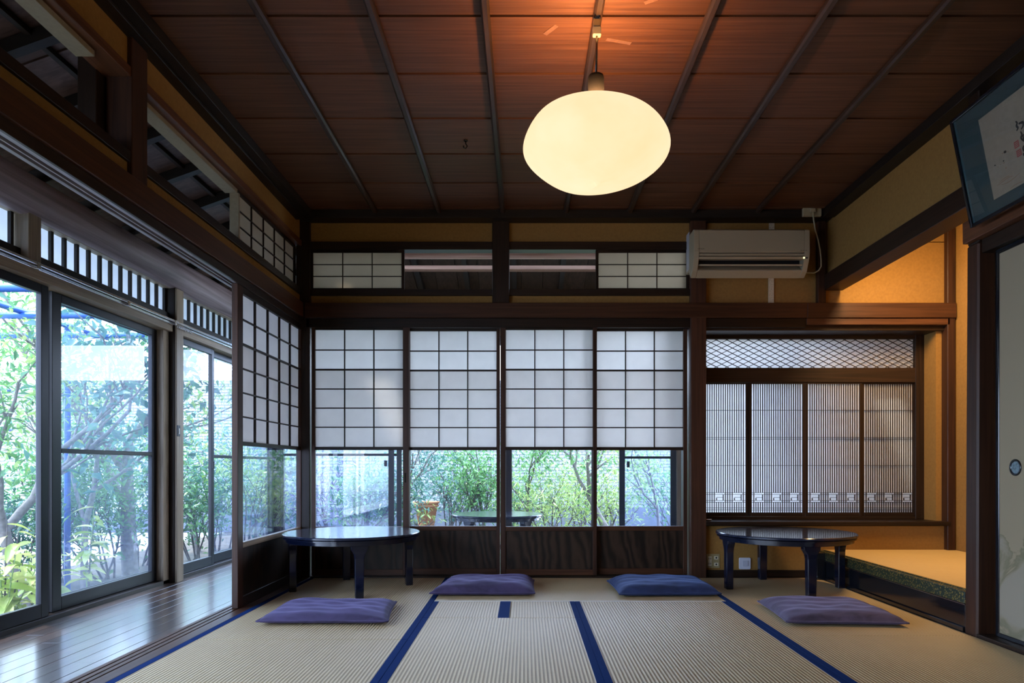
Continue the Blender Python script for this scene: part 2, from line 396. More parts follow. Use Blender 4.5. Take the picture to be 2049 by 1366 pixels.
for i in range(4):
    a, b = wx(pedges[i]), wx(pedges[i+1]); yo = 0 if i in (1, 2) else .012
    pan = root('alcove_screen', ['leftmost, brightest of the four finely latticed screens in the alcove window', 'second finely latticed alcove screen, left of the middle stiles', 'third finely latticed alcove screen, right of the middle stiles', 'rightmost, dimmest of the four finely latticed screens in the alcove window'][i], 'screen', ((a+b)/2, YW+yo, wz(1034)), group='latticed screens in the alcove window')
    st = .020
    ZB = wz(1033)+.0005; ZT = wz(765)-.0005
    y0, y1 = YW+yo-.004, YW+yo+.007
    a_, b_ = (a+.0005, b-.0005) if yo == 0 else (a-.006 if i == 3 else a+.001, b+.006 if i == 0 else b-.001)
    box('stile', WZ, pan, a_, a+st, y0, y1, ZB, ZT, .001); box('stile', WZ, pan, b-st, b_, y0, y1, ZB, ZT, .001)
    box('top_rail', WX, pan, a+st, b-st, y0, y1, ZP1, ZT, .001); box('bottom_rail', WX, pan, a+st, b-st, y0, y1, ZB, ZP0, .001)
    MB().add([(a+.004, y1+.0008, ZB+.004), (b-.004, y1+.0008, ZB+.004), (b-.004, y1+.0008, ZT-.004), (a+.004, y1+.0008, ZT-.004)], [(0, 1, 2, 3)]).build('paper', PAPER, pan)
    lt = MB(); nb = 22; wI = b-a-2*st; p_ = wI/(nb+1)
    zl, zh = wz(1004), wz(985.5)
    zlow = wz(1012)
    for k in range(1, nb+1):
        xb = a+st+k*p_
        gap = (k % 8) in (2, 3, 4, 5)
        if gap and True:
            lt.box(xb-.0022, xb+.0022, y0+.001, y1, zh, ZP1); lt.box(xb-.0022, xb+.0022, y0+.001, y1, ZP0, zl)
        else: lt.box(xb-.0022, xb+.0022, y0+.001, y1, ZP0, ZP1)
    for py in (820.5, 874.8, 878.2, 931, 985.5, 989, 1001, 1004.5, 1016, 1020):
        lt.box(a+st, b-st, y0, y1-.002, wz(py)-.0014, wz(py)+.0014)
    for k in range(1, nb+1):      # key-fret steps of the band
        if (k % 8) in (2, 5): xb = a+st+k*p_; lt.box(xb-.0022, xb+.0022, y0, y1, wz(1001), wz(996) if (k % 8) == 2 else wz(989))
        if (k % 8) == 3: xb = a+st+k*p_; lt.box(xb-p_, xb+2*p_, y0, y1, wz(995)-.0014, wz(995)+.0014)
    lt.build('lattice', WZ, pan, kind='stuff')

# ---- alcove (tokonoma)
tk = root('wall_right', 'right wall with lowered beam over the alcove', 'wall', (2.1, 3.5, 0), kind='structure')
box('plaster', PLAS, tk, XT, XT+.1, 3.10, 5.0, -.05, 2.8, 0)
box('plaster', PLAS, tk, XR+.03, XR+.09, 3.24, YB+PT, 2.10, 2.80, 0)
box('alcove_beam', WY, tk, XR-.005, XR+.125, 3.24, YB, 2.008, 2.118, .003, label='dark lowered beam across the alcove opening')
box('plaster', PLAS, tk, XR+.05, XT, 3.14, 3.22, -.05, 2.8, 0)
box('alcove_ceiling', CEIL, tk, XR+.09, XT, 3.22, YB+.05, 2.52, 2.56, 0)
tp = root('trim_3', 'dark red-brown square alcove post beside the sliding door', 'post', (2.105, 3.23, 0), kind='structure')
# gently waisted natural post
MB().hexa([(2.058, 3.185, -.03), (2.155, 3.185, -.03), (2.155, 3.275, -.03), (2.058, 3.275, -.03), (2.066, 3.188, 1.80), (2.150, 3.188, 1.80), (2.150, 3.272, 1.80), (2.066, 3.272, 1.80)]).build('lower_post', RZ, tp, .008)
box('upper_post', WZ, tp, 2.070, 2.150, 3.19, 3.27, 1.80, 2.52, .004)
# alcove platform
pf = root('alcove_platform', 'raised alcove platform with rush mat, gold-green border and black lacquer front', 'platform', (2.55, 4.1, 0))
box('front_board', LACQ, pf, 2.062, 2.10, 3.276, YB-.013, .0, .132, .003)
box('silver_line', STEEL, pf, 2.0602, 2.0625, 3.276, YB-.013, .126, .130, 0)
box('foot_board', LACQ, pf, 2.050, 2.062, 3.276, YB-.013, .0, .022, .002)
box('platform_core', BKX, pf, 2.10, 3.015, 3.225, YB+.025, .0, .180, 0)
box('platform_mat', TATO, pf, 2.10, 3.015, 3.225, YB+.025, .180, .192, .001)
def brocade():
    m, t, p, L = newmat('brocade_border')
    mp = coords(t, (1, 1, 1), rnd=False)
    ck = N(t, 'ShaderNodeTexVoronoi'); ck.inputs['Scale'].default_value = 85
    L.new(mp.outputs[0], ck.inputs['Vector'])
    r = ramp(t, ck.outputs['Distance'], [(.25, (.22, .16, .03)), (.45, (.006, .020, .012))]); L.new(r.outputs[0], p.inputs['Base Color'])
    p.inputs['Roughness'].default_value = .6; return m
BROC = brocade()
box('brocade_border', BROC, pf, 2.058, 2.10, 3.276, YB-.013, .132, .190, .004)
MB().box(2.085, 2.102, 3.276, YB-.013, .1905, .1945).build('brocade_border', BROC, pf)
MB().box(2.0, 2.062, YB-.11, YB-.013, 0, .185).build('end_block', LACQ, pf, .003)

# ---- right wall in front of the alcove post (sliding door bay)
rw = root('wall_right', 'right wall bay above the sliding door with lintel rail', 'wall', (2.12, 1.0, 0), kind='structure')
box('plaster', PLAS, rw, XR+.03, XR+.09, -1.5, 3.18, 1.90, 2.80, 0)
box('lintel', RY, rw, XR-.06, XR+.03, -1.5, 3.262, 1.808, 1.908, .003, label='lintel rail under the framed picture')
box('track_head', WY, rw, XR-.02, XR+.09, -1.5, 3.184, 1.745, 1.806, .002)
box('floor_sill', WY, rw, XR-.045, XR+.09, -1.5, 3.184, -.03, .014, .002)
box('ceiling_moulding', BKY, rw, XR-.055, XR+.05, -1.5, YB-.086, 2.49, 2.545)
box('outer_panel', BODY, rw, XR+.10, XR+.2, -1.5, 3.1, -.05, 2.8, 0)
def fusuma_mat():
    m, t, p, L = newmat('fusuma_paper')
    mp = coords(t, (3.2, 3.2, 3.2), rnd=False); n1 = N(t, 'ShaderNodeTexNoise'); n1.inputs['Detail'].default_value = 6; n1.inputs['Scale'].default_value = 1.3; n1.inputs['Distortion'].default_value = .8
    L.new(mp.outputs[0], n1.inputs['Vector'])
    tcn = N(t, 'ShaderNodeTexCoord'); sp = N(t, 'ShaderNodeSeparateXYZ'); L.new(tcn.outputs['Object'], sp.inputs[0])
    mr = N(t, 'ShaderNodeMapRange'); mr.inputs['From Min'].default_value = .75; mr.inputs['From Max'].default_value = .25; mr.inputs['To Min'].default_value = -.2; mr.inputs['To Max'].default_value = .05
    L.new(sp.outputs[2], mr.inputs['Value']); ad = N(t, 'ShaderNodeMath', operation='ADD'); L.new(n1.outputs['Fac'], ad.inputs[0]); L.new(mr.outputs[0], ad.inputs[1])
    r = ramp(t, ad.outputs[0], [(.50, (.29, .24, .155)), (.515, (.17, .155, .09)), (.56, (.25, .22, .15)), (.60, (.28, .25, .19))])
    L.new(r.outputs[0], p.inputs['Base Color']); p.inputs['Roughness'].default_value = .8; return m
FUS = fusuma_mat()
fu = None
for k, (y0, y1, xo) in enumerate(((2.14, 3.14, 0), (1.16, 2.16, .03), (.18, 1.16, 0))):
    lb = ['sliding door of stained cream paper with round black finger pull beside the alcove post', 'middle cream paper sliding door further towards the viewer', 'nearest cream paper sliding door on the right wall'][k]
    d = root('door_%d' % (k+1), lb, 'sliding door', (XR+.03+xo, (y0+y1)/2, .014), group='cream paper sliding doors', kind='structure')
    xa = XR+.012+xo
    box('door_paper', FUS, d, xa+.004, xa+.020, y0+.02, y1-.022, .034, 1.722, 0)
    for a, b in ((y0, y0+.02), (y1-.022, y1)): box('edge_strip', LACQ, d, xa, xa+.024, a, b, .015, 1.744, .002)
    for a, b in ((.015, .034), (1.722, 1.744)): box('edge_strip', LACQ, d, xa, xa+.024, y0+.02, y1-.022, a, b, .002)
    hy = y1-.125 if k != 2 else y0+.12
    hb = MB(); n = 28
    prof = [(.036, 0), (.036, -.004), (.029, -.005), (.026, -.0015)]
    vs = []; fs = []
    for r_, dx in prof:
        for q in range(n): t_ = 2*PI*q/n; vs.append((xa+.004+dx, hy+r_*math.cos(t_), .77+r_*math.sin(t_)))
    for i in range(3):
        for q in range(n): q2 = (q+1) % n; fs.append((i*n+q, i*n+q2, (i+1)*n+q2, (i+1)*n+q))
    hb.add(vs, fs, True); pull = hb.build('finger_pull', LACQ, d, label='round black finger pull')
    MB().add([(xa+.0022, hy+.027*math.cos(2*PI*q/n), .77+.027*math.sin(2*PI*q/n)) for q in range(n)], [tuple(range(n))]).build('pull_plate', plain('pull_plate', (.16, .22, .25), .35, metal=.5, noise=.6, nscale=120), pull, label='patterned pale blue-grey metal plate')

# ---- left wall (opens to the corridor)
lw = root('wall_left', 'left wall of red-brown lintel, transom openings and ochre plaster band', 'wall', (-1.6, 2.5, 0), kind='structure')
box('lintel', RY, lw, XL-.035, XL, -1.5, YB-.026, 1.814, 1.918, .003, label='long red-brown lintel over the corridor opening')
# sliding track head, grooves on its underside
box('track_head', RY, lw, -1.66, -1.575, -1.5, YB-.006, 1.790, 1.93, .001)
for a, b, c in ((-1.645, -1.626, LILW), (-1.610, -1.603, LILW), (-1.586, -1.566, LILW)):
    box('track_strip', c, lw, a, b, -1.5, YB-.006, 1.775, 1.7905, .001)
box('track_face', WY, lw, -1.565, -1.553, -1.5, YB-.026, 1.772, 1.8135, .001)
box('plaster', PLAS, lw, -1.64, -1.575, -1.5, YB, 1.918, 1.985, 0)
box('plaster', PLAS, lw, -1.64, -1.575, -1.5, YB, 2.345, 2.80, 0)
box('sill_rail', WY, lw, -1.67, -1.560, -1.5, YB-.006, 1.978, 2.022, .002)
box('head_rail', RY, lw, -1.67, -1.560, -1.5, YB-.006, 2.318, 2.358, .002)
YJ = LY(480, -1.585)
box('head_lining', PALEPL, lw, -1.668, -1.598, -1.5, 2.60, 2.296, 2.318, .001)
box('head_lining', PALEPL, lw, -1.668, -1.598, 2.89, YJ, 2.296, 2.318, .001)
box('jamb_lining', PALEPL, lw, -1.640, -1.590, YJ-.006, YJ+.012, 2.022, 2.2955, .001)
box('post', RZ, lw, -1.66, -1.555, LY(262, -1.56), LY(293, -1.56), 1.918, 2.52, .003, label='short red-brown post between the transom openings')
box('post', WZ, lw, -1.74, -1.665, 2.72, 2.90, 1.95, 2.6, .003)
box('ceiling_moulding', BKY, lw, -1.60, -1.470, -1.5, YB-.086, 2.49, 2.545)
box('ceiling_moulding', BKY, lw, -1.60, -1.52, -1.5, YB-.086, 2.475, 2.4895, .002)
# end wall behind the viewer
ew = root('wall_front', 'plain plaster wall behind the viewer', 'wall', (0, -1.5, 0), kind='structure')
box('plaster', PLAS, ew, -2.6, 2.3, -1.62, -1.51, -.1, 2.8, 0)

# ---- ceiling
ce = root('ceiling', 'dark board ceiling of wide overlapping reddish planks with slender battens', 'ceiling', (.28, 1.7, ZC), kind='structure')
seams = [.35+.4045*0]
yy = 4.775
edges = [YB+.02]
while yy > -1.5: edges.append(yy); yy -= .404
edges.append(-1.5)
for a, b in zip(edges[:-1], edges[1:]):
    # each plank laps over the next: far edge low, near edge tucked up
    MB().hexa([(-1.53, b+.0045, ZC), (2.09, b+.0045, ZC), (2.09, a-.0045, ZC+.004), (-1.53, a-.0045, ZC+.004), (-1.53, b+.0045, ZC+.022), (2.09, b+.0045, ZC+.022), (2.09, a-.0045, ZC+.022), (-1.53, a-.0045, ZC+.022)]).build('ceiling_board', CEIL, ce)
for i in range(7):
    xc = -1.030+i*.4385
    if i == 6: xc = 1.605
    MB().prism([(xc-.017, ZC), (xc-.017, ZC-.018), (xc-.009, ZC-.027), (xc+.009, ZC-.027), (xc+.017, ZC-.018), (xc+.017, ZC)], 'y', -1.5, YB-.086).build('batten', BATM, ce, auto=True)
box('ceiling_backing', BKX, ce, -1.53, 2.09, -1.5, YB+.02, ZC+.024, ZC+.034, 0)
box('roof_backing', BKX, ce, -1.66, 3.2, -1.62, 5.03, 2.80, 2.84, 0)
# small black ceiling hook and pale tape scraps
yh = 1400*1.775/652*1.0; 
hk = root('ceiling_hook', 'small black screw hook in the ceiling left of the lamp', 'hook', (BX(932, 3.80), 3.80, ZC))
xh = BX(932, 3.80)
MB().tube([(xh, 3.8, ZC+.004), (xh, 3.8, ZC-.018), (xh+.008, 3.8, ZC-.030), (xh, 3.8, ZC-.044), (xh-.012, 3.8, ZC-.038), (xh-.012, 3.8, ZC-.028)], .0035, 8).build('hook_wire', LACQ, hk)
MB().lathe([(.011, -.003), (.011, .004)], (xh, 3.8, ZC), 16).build('hook_plate', LACQ, hk)
TAPE = plain('old_tape', (.17, .085, .045), .35, noise=.2, nscale=80)
for px, py, an, ln, lb in ((1102, 60, -.9, .075, 'pale tape scrap on the ceiling left of the lamp cord'), (1238, 83, .28, .11, 'pale tape scrap on the ceiling right of the lamp cord'), (1302, 3, -.5, .05, 'small tape scrap at the top edge right of the lamp')):
    Y = F*(ZC-H)/(VY-py); X = BX(px, Y)
    kk = int((edges[1]-Y)//.404); zt = ZC
    for a, b in zip(edges[:-1], edges[1:]):
        if b <= Y <= a: zt = ZC+.004*(Y-b)/(a-b)
    c, s = math.cos(an), math.sin(an)
    p = [(X+c*u-s*v, Y+s*u+c*v) for u, v in ((-ln/2, -.010), (ln/2, -.010), (ln/2, .010), (-ln/2, .010))]
    MB().hexa([(a, b, zt-.0016) for a, b in p]+[(a, b, zt-.0002) for a, b in p]).build('tape_scrap', TAPE, None, label=lb, cat='tape')

# ================================================================== OUTER CORRIDOR STRUCTURE
ow = root('wall_outer', 'outer corridor wall of posts, log beam and slit transom', 'wall', (XO, 3, 0), kind='structure')
# log beam
pts = [(-2.44+.008*math.sin(y*2), y, 2.105+.006*math.sin(y*1.3)) for y in np.linspace(-1.5, 7.1, 26)]
MB().tube(pts, [.105+.006*math.sin(i*.7) for i in range(26)], 24).build('log_beam', LOGM, ow, label='rounded purple-brown log beam')
ya, yb2 = 3.387, 3.475
box('transom_post', PZ, ow, -2.50, -2.40, LY(58, -2.40), LY(83, -2.40), 1.76, 2.06, .003)
YP0, YP1 = LY(350, -2.40), LY(363, -2.40)
box('post', WZ, ow, -2.53, -2.402, YP0+.004, YP1, -.05, 2.06, .004, label='full height corridor post')
box('post_facing', PZ, ow, -2.4015, -2.388, YP0+.004, YP1+.006, -.02, 2.00, .002, label='pale facing board of the corridor post')  # paler wood on the room-side face of the post
box('side_strip', PZ, ow, -2.53, -2.44, YP0-.075, YP0-.002, -.02, 1.70, .002)
# lintel over the sash doors
box('lintel', PY, ow, -2.56, -2.412, -1.5, YP0-.002, 1.700, 1.765, .003)
box('lintel', PY, ow, -2.56, -2.412, YP1+.006, 7.0, 1.700, 1.765, .003)
box('slit_sill', BKY, ow, -2.52, -2.44, -1.5, 7.0, 1.766, 1.832, .002)
box('slit_head', PY, ow, -2.52, -2.43, -1.5, 7.0, 1.998, 2.020, .002)
def slits(y0, y1, n, xg=-2.47):
    w_ = (y1-y0)/n
    for i in range(n+1):
        yc = y0+i*w_
        box('slit_bar', BKY, ow, xg-.008, xg+.010, yc-.010, yc+.010, 1.831, 1.999, .001)
    MB().add([(xg-.010, y0-.02, 1.83), (xg-.010, y1+.02, 1.83), (xg-.010, y1+.02, 2.0), (xg-.010, y0-.02, 2.0)], [(0, 1, 2, 3)]).build('slit_pane', SLITG, ow)
slits(LY(83, -2.46)-.02, LY(330, -2.46)+.01, 12)
slits(LY(366, -2.46), 7.0, 19)
slits(-.2, LY(25, -2.46), 16)
# skirt and sill outside
box('door_sill', WY, ow, -2.56, -2.44, -1.5, 7.0, -.06, .006, .003)
box('foundation', BODY, ow, -2.54, -2.46, -1.5, 7.0, -.45, -.06, 0)
# rear outer wall
ob = root('wall_outer', 'outer wall framing of the rear corridor', 'wall', (-.4, YR, 0), kind='structure')
box('header', WX, ob, -2.5, 1.8, YR-.04, YR+.06, 2.00, 2.08, .002)
box('header_board', PLAS, ob, -2.5, 1.8, YR, YR+.05, 2.08, 2.55, 0)
box('sill_board', WX, ob, -2.5, 1.8, YR-.05, YR+.07, -.06, .004, .002)
box('foundation', BODY, ob, -2.5, 1.8, YR-.03, YR+.05, -.45, -.06, 0)
box('post', WZ, ob, -2.53, -2.42, YR-.06, YR+.06, -.06, 2.5, .003)
box('post', WZ, ob, BX(1012, YR), BX(1024.5, YR), YR-.03, YR+.04, .0, 2.0, .003, label='post in the middle of the rear garden windows')
box('post', PZ, ob, BX(1353, YR), BX(1366, YR), YR-.03, YR+.04, .0, 2.0, .003, label='pale post at the right end of the rear windows')
box('end_wall', PLAS, ob, 1.60, 1.70, 6.35, 7.0, -.06, 2.6, 0)
box('sill_screen_wall', BODY, ob, 1.70, 3.2, 5.14, 5.24, -.3, wz(1045), 0)
box('added_shade_wall', BODY, ob, 2.95, 3.1, 5.24, 6.4, -.3, 2.5, 0)  # unseen wall added outside to dim the right of the alcove window
box('added_shade_wall', BODY, ob, 2.20, 2.95, 6.0, 6.1, -.3, 2.3, 0)  # second unseen wall added to keep daylight off the right-hand screens
box('added_shade_eave', BODY, ob, 2.3, 3.1, 5.05, 6.1, 2.32, 2.40, 0)  # unseen eave, added to shade the right of the alcove window
# roof: boards, rafters, purlins over both corridors
ro = root('ceiling', 'sloping board roof with rafters over the side corridor', 'ceiling', (-2.1, 3, 2.3), kind='structure')
RS = .36
def rz(xv): return 2.235+RS*(xv+2.48)
nb = 26; ysr = np.linspace(-1.6, 8.0, nb+1)
for i in range(nb):
    y0, y1 = ysr[i]+.002, ysr[i+1]-.002; o_ = (i % 2)*.006
    MB().hexa([(-3.1, y0, rz(-3.1)+o_), (-1.67, y0, rz(-1.67)+o_), (-1.67, y1, rz(-1.67)+o_), (-3.1, y1, rz(-3.1)+o_),
               (-3.1, y0, rz(-3.1)+.03+o_), (-1.67, y0, rz(-1.67)+.03+o_), (-1.67, y1, rz(-1.67)+.03+o_), (-3.1, y1, rz(-3.1)+.03+o_)]).build('roof_board', ROOFW, ro)
MB().hexa([(-3.1, -1.6, rz(-3.1)+.04), (-1.67, -1.6, rz(-1.67)+.04), (-1.67, 8.0, rz(-1.67)+.04), (-3.1, 8.0, rz(-3.1)+.04), (-3.1, -1.6, rz(-3.1)+.07), (-1.67, -1.6, rz(-1.67)+.07), (-1.67, 8.0, rz(-1.67)+.07), (-3.1, 8.0, rz(-3.1)+.07)]).build('roof_skin', BODY, ro)
for yv in np.arange(-1.3, 8.0, .40):
    MB().hexa([(-3.1, yv-.022, rz(-3.1)-.055), (-1.67, yv-.022, rz(-1.67)-.055), (-1.67, yv+.022, rz(-1.67)-.055), (-3.1, yv+.022, rz(-3.1)-.055),
               (-3.1, yv-.022, rz(-3.1)), (-1.67, yv-.022, rz(-1.67)), (-1.67, yv+.022, rz(-1.67)), (-3.1, yv+.022, rz(-3.1))]).build('rafter', BKX, ro)
for xv in (-2.86, -2.14, -1.90): MB().box(xv-.012, xv+.012, -1.6, 8.0, rz(xv)-.020, rz(xv)+.002).build('roof_batten', WY, ro)
box('roof_cover', BODY, ro, -1.70, -1.60, -1.6, 5.1, 2.40, 2.84, 0)
rr = root('ceiling', 'sloping board roof with rafters over the rear corridor', 'ceiling', (0, 6.2, 2.5), kind='structure')
def ry(yv): return 2.47+.30*(7.0-yv)
xr_ = np.linspace(-1.66, 1.8, 18)
for i in range(17):
    x0, x1 = xr_[i]+.002, xr_[i+1]-.002; o_ = (i % 2)*.006
    MB().hexa([(x0, 5.0, ry(5)+o_), (x1, 5.0, ry(5)+o_), (x1, 7.6, ry(7.6)+o_), (x0, 7.6, ry(7.6)+o_),
               (x0, 5.0, ry(5)+.03+o_), (x1, 5.0, ry(5)+.03+o_), (x1, 7.6, ry(7.6)+.03+o_), (x0, 7.6, ry(7.6)+.03+o_)]).build('roof_board', ROOFD, rr)
MB().hexa([(-1.66, 5.0, ry(5)+.04), (1.8, 5.0, ry(5)+.04), (1.8, 7.6, ry(7.6)+.04), (-1.66, 7.6, ry(7.6)+.04), (-1.66, 5.0, ry(5)+.07), (1.8, 5.0, ry(5)+.07), (1.8, 7.6, ry(7.6)+.07), (-1.66, 7.6, ry(7.6)+.07)]).build('roof_skin', BODY, rr)
for xv in np.arange(-1.45, 1.7, .45):
    MB().hexa([(xv-.022, 5.0, ry(5)-.055), (xv+.022, 5.0, ry(5)-.055), (xv+.022, 7.6, ry(7.6)-.055), (xv-.022, 7.6, ry(7.6)-.055),
               (xv-.022, 5.0, ry(5)), (xv+.022, 5.0, ry(5)), (xv+.022, 7.6, ry(7.6)), (xv-.022, 7.6, ry(7.6))]).build('rafter', BATM if abs(xv) > 9 else SASH, rr)
MB().tube([(xq, 5.40, 2.458) for xq in np.linspace(-1.62, 1.62, 8)], .078, 20).build('log_beam', LOGP, rr, label='pinkish round log beam behind the transom openings')
box('cross_beam', LOGX, rr, -1.62, 1.6, 6.2, 6.28, 2.525, 2.560, .003)
box('rear_eave_board', BKX, rr, -1.66, 1.8, 7.55, 7.6, 2.22, 2.36, 0)
box('gable_cover', BODY, rr, -1.66, 3.2, 4.99, 5.03, 2.50, 2.84, 0)
# curtain rails
cr = root('curtain_rail', 'pair of shiny metal curtain rails along the corridor lintel', 'curtain rail', (-2.38, 3, 1.757))
for dx, dz in ((0, .006), (-.022, -.008)):
    box('rail', STEEL, cr, -2.385+dx, -2.375+dx, -1.4, 6.9, 1.752+dz, 1.766+dz, .002)
BR = LY(350, -2.38)
for yv in (1.0, 2.2, 3.42, 4.2, BR, 5.9):
    box('bracket', STEEL, cr, -2.411, -2.372, yv-.012, yv+.012, 1.738, 1.772, .002)
for k in range(9):
    yv = BR+.05+k*.022
    MB().tube([(-2.38+.009*math.cos(t_), yv+.004*math.sin(2*t_), 1.735+.012*math.sin(t_)) for t_ in np.linspace(0, 2*PI, 9)], .0025, 6).build('curtain_glider', STEEL, cr)
sw = root('wall_switch', 'small black key switch on the pale post facing', 'switch', (-2.386, LY(357, -2.386), .99))
box('plate', SASH, sw, -2.3875, -2.382, LY(357, -2.386)-.02, LY(357, -2.386)+.02, .985, 1.06, .001)
box('rocker', plain('switch_grey', (.5, .5, .5), .4), sw, -2.382, -2.379, LY(357, -2.386)-.008, LY(357, -2.386)+.008, 1.0, 1.04, .001)

# ---- sash doors (generic: u along the wall)
def sash(name, label, ax, u0, u1, n0, z0, z1, glass, mid=None, n=.028, st=.042, lock=None, bot=.07, group=None):
    def bb(nm, a, b, c, d, e, f, m=SASH, par=None, bev=.002):
        # a..b along, c..d normal, e..f height
        if ax == 'y': return box(nm, m, par or r, c, d, a, b, e, f, bev)
        return box(nm, m, par or r, a, b, c, d, e, f, bev)
    loc = (n0, (u0+u1)/2, z0) if ax == 'y' else ((u0+u1)/2, n0, z0)
    r = root(name, label, 'sliding door', loc, group=group, kind='structure')
    bb('stile', u0, u0+st, n0-n/2, n0+n/2, z0, z1); bb('stile', u1-st, u1, n0-n/2, n0+n/2, z0, z1)
    bb('bottom_rail', u0+st, u1-st, n0-n/2, n0+n/2, z0, z0+bot); bb('top_rail', u0+st, u1-st, n0-n/2, n0+n/2, z1-.045, z1)
    if mid: bb('middle_rail', u0+st, u1-st, n0-n/2, n0+n/2, mid-.012, mid+.012)
    if ax == 'y': q = [(n0, u0+st, z0+bot), (n0, u1-st, z0+bot), (n0, u1-st, z1-.045), (n0, u0+st, z1-.045)]
    else: q = [(u0+st, n0, z0+bot), (u1-st, n0, z0+bot), (u1-st, n0, z1-.045), (u0+st, n0, z1-.045)]
    MB().add(q, [(0, 1, 2, 3)]).build('glass_pane' if glass is GLASS else 'mesh_pane', glass, r)
    if lock: bb('lock', lock[0]-.014, lock[0]+.014, lock[1], lock[2], lock[3]-.03, lock[3]+.03)
    return r
G = 'sliding sash doors of the corridor'
zs0, zs1 = .008, 1.698
# near pair, x = -2.48
sash('door_4', 'leftmost corridor sash door of clear glass facing the garden', 'y', .9, LY(92, -2.462), -2.462, zs0, zs1, GLASS, group=G, st=.054)
sash('door_5', 'corridor sash door with milky mesh and middle bar, left of the corridor post', 'y', LY(99, -2.50), LY(312, -2.50), -2.500, zs0, zs1, GLASS, mid=.86, group=G, st=.075)
sash('door_6', 'insect screen behind the milky sash door', 'y', LY(80, -2.53)-.02, LY(312, -2.53), -2.532, zs0, zs1, SCREEN, mid=.86, group=G, n=.016, st=.05)
sash('door_7', 'clear sash door just right of the corridor post', 'y', YP1+.012, LY(425, -2.462), -2.462, zs0, zs1, GLASS, group=G, lock=(LY(424, -2.46)-.02, -2.447, -2.435, .79))
sash('door_8', 'hazy sash door with middle bar beyond the clear one', 'y', LY(420, -2.50), 6.93, -2.500, zs0, zs1, GLASS, mid=.86, group=G)
sash('door_9', 'insect screen of the far left corridor doors', 'y', LY(420, -2.53), 6.93, -2.532, zs0, zs1, SCREEN, mid=.86, group=G, n=.016)
sash('door_10', 'sash door beside the viewer at the near end of the corridor', 'y', -1.45, .86, -2.500, zs0, zs1, GLASS, group=G)
# rear doors
G2 = 'garden sash doors of the rear corridor'
zr1 = 1.998
sash('door_11', 'rear garden sash door with middle bar, left, milky', 'x', BX(625, YR)-.35, BX(789, YR), YR-.012, zs0, zr1, GLASS, mid=BZ(909.5, YR), group=G2, lock=(BX(773, YR), YR-.045, YR-.026, BZ(927, YR)), st=.055)
sash('door_12', 'insect screen behind the left rear sash door', 'x', BX(612, YR)-.35, BX(803, YR), YR+.02, zs0, zr1, SCREEN, mid=BZ(909.5, YR), group=G2, n=.016, st=.05)
sash('door_13', 'rear garden sash door with middle bar, right, milky', 'x', BX(1239, YR), BX(1352, YR), YR-.012, zs0, zr1, GLASS, mid=BZ(915, YR), group=G2, lock=(BX(1256, YR), YR-.045, YR-.026, BZ(929, YR)), st=.055)
sash('door_14', 'insect screen behind the right rear sash door', 'x', BX(1239, YR), BX(1352, YR), YR+.02, zs0, zr1, SCREEN, mid=BZ(915, YR), group=G2, n=.016, st=.05)

# ================================================================== SLIDING PAPER SCREENS
def shoji(label, ax, u0, u1, n0, cols, zc, px_u0, px_u1, thick=.030, nsign=1, group=None, no=1):
    """ax: 'x' spans X with normal Y, 'y' spans Y with normal -X. zc dict of heights"""
    def bb(nm, a, b, c, d, e, f, m, bev=.0015, kind=None, lab=None):
        if ax == 'x': return box(nm, m, r, a, b, n0+c, n0+d, e, f, bev, label=lab)
        return box(nm, m, r, n0-c, n0-d, a, b, e, f, bev, label=lab)
    loc = ((u0+u1)/2, n0, zc['b']) if ax == 'x' else (n0, (u0+u1)/2, zc['b'])
    r = root('paper_screen', label, 'sliding screen', loc, group=group)
    T = thick; WH = WX if ax == 'x' else WY
    WV = RZ
    bb('stile', u0, px_u0, 0, T, zc['b'], zc['t'], WV, .002); bb('stile', px_u1, u1, 0, T, zc['b'], zc['t'], WV, .002)
    bb('top_rail', px_u0, px_u1, .002, T-.002, zc['ptop'], zc['t'], WH); bb('glass_top_rail', px_u0, px_u1, .002, T-.002, zc['gtop'], zc['pbot'], WH)
    bb('glass_bottom_rail', px_u0, px_u1, .001, T-.002, zc['wtop'], zc['gbot'], RX if ax == 'x' else PY)
    bb('bottom_rail', px_u0, px_u1, .002, T-.002, zc['b'], zc['wbot'], RX if ax == 'x' else WY)
    bb('wood_panel', px_u0, px_u1, .010, .018, zc['wbot'], zc['wtop'], PANELW, 0)
    bw_ = .0038
    for k in range(1, cols):
        uc = px_u0+(px_u1-px_u0)*k/cols
        bb('lattice_bar', uc-bw_, uc+bw_, .006, .020, zc['pbot'], zc['ptop'], WZ, .0008)
    for zz in zc['rows']:
        wd = .006 if zz is zc['rows'][1] else bw_
        bb('lattice_bar', px_u0, px_u1, .004, .018, zz-wd, zz+wd, WH, .0008)
    def sheet(nm, d, e, f, m):
        if ax == 'x': q = [(px_u0, n0+d, e), (px_u1, n0+d, e), (px_u1, n0+d, f), (px_u0, n0+d, f)]
        else: q = [(n0-d, px_u0, e), (n0-d, px_u1, e), (n0-d, px_u1, f), (n0-d, px_u0, f)]
        return MB().add(q, [(0, 1, 2, 3)]).build(nm, m, r)
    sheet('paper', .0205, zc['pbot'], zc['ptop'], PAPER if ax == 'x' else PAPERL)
    sheet('raised_paper', .0265, zc['pbot'], zc['rows'][1], PAPER2)
    sheet('glass_pane', .014, zc['gbot'], zc['gtop'], GLASS)
    # dark finger notch
    return r
Zr = [BZ(p, 4.88) for p in (698.5, 738, 777, 815.5, 854)]
zcd = dict(b=.013, t=1.752, ptop=BZ(658, 4.88), pbot=BZ(893.5, 4.88), gtop=BZ(900, 4.88), gbot=BZ(1054, 4.88), wtop=BZ(1063, 4.88), wbot=BZ(1140, 4.88), rows=Zr)
YF, YK = 4.903, 4.948
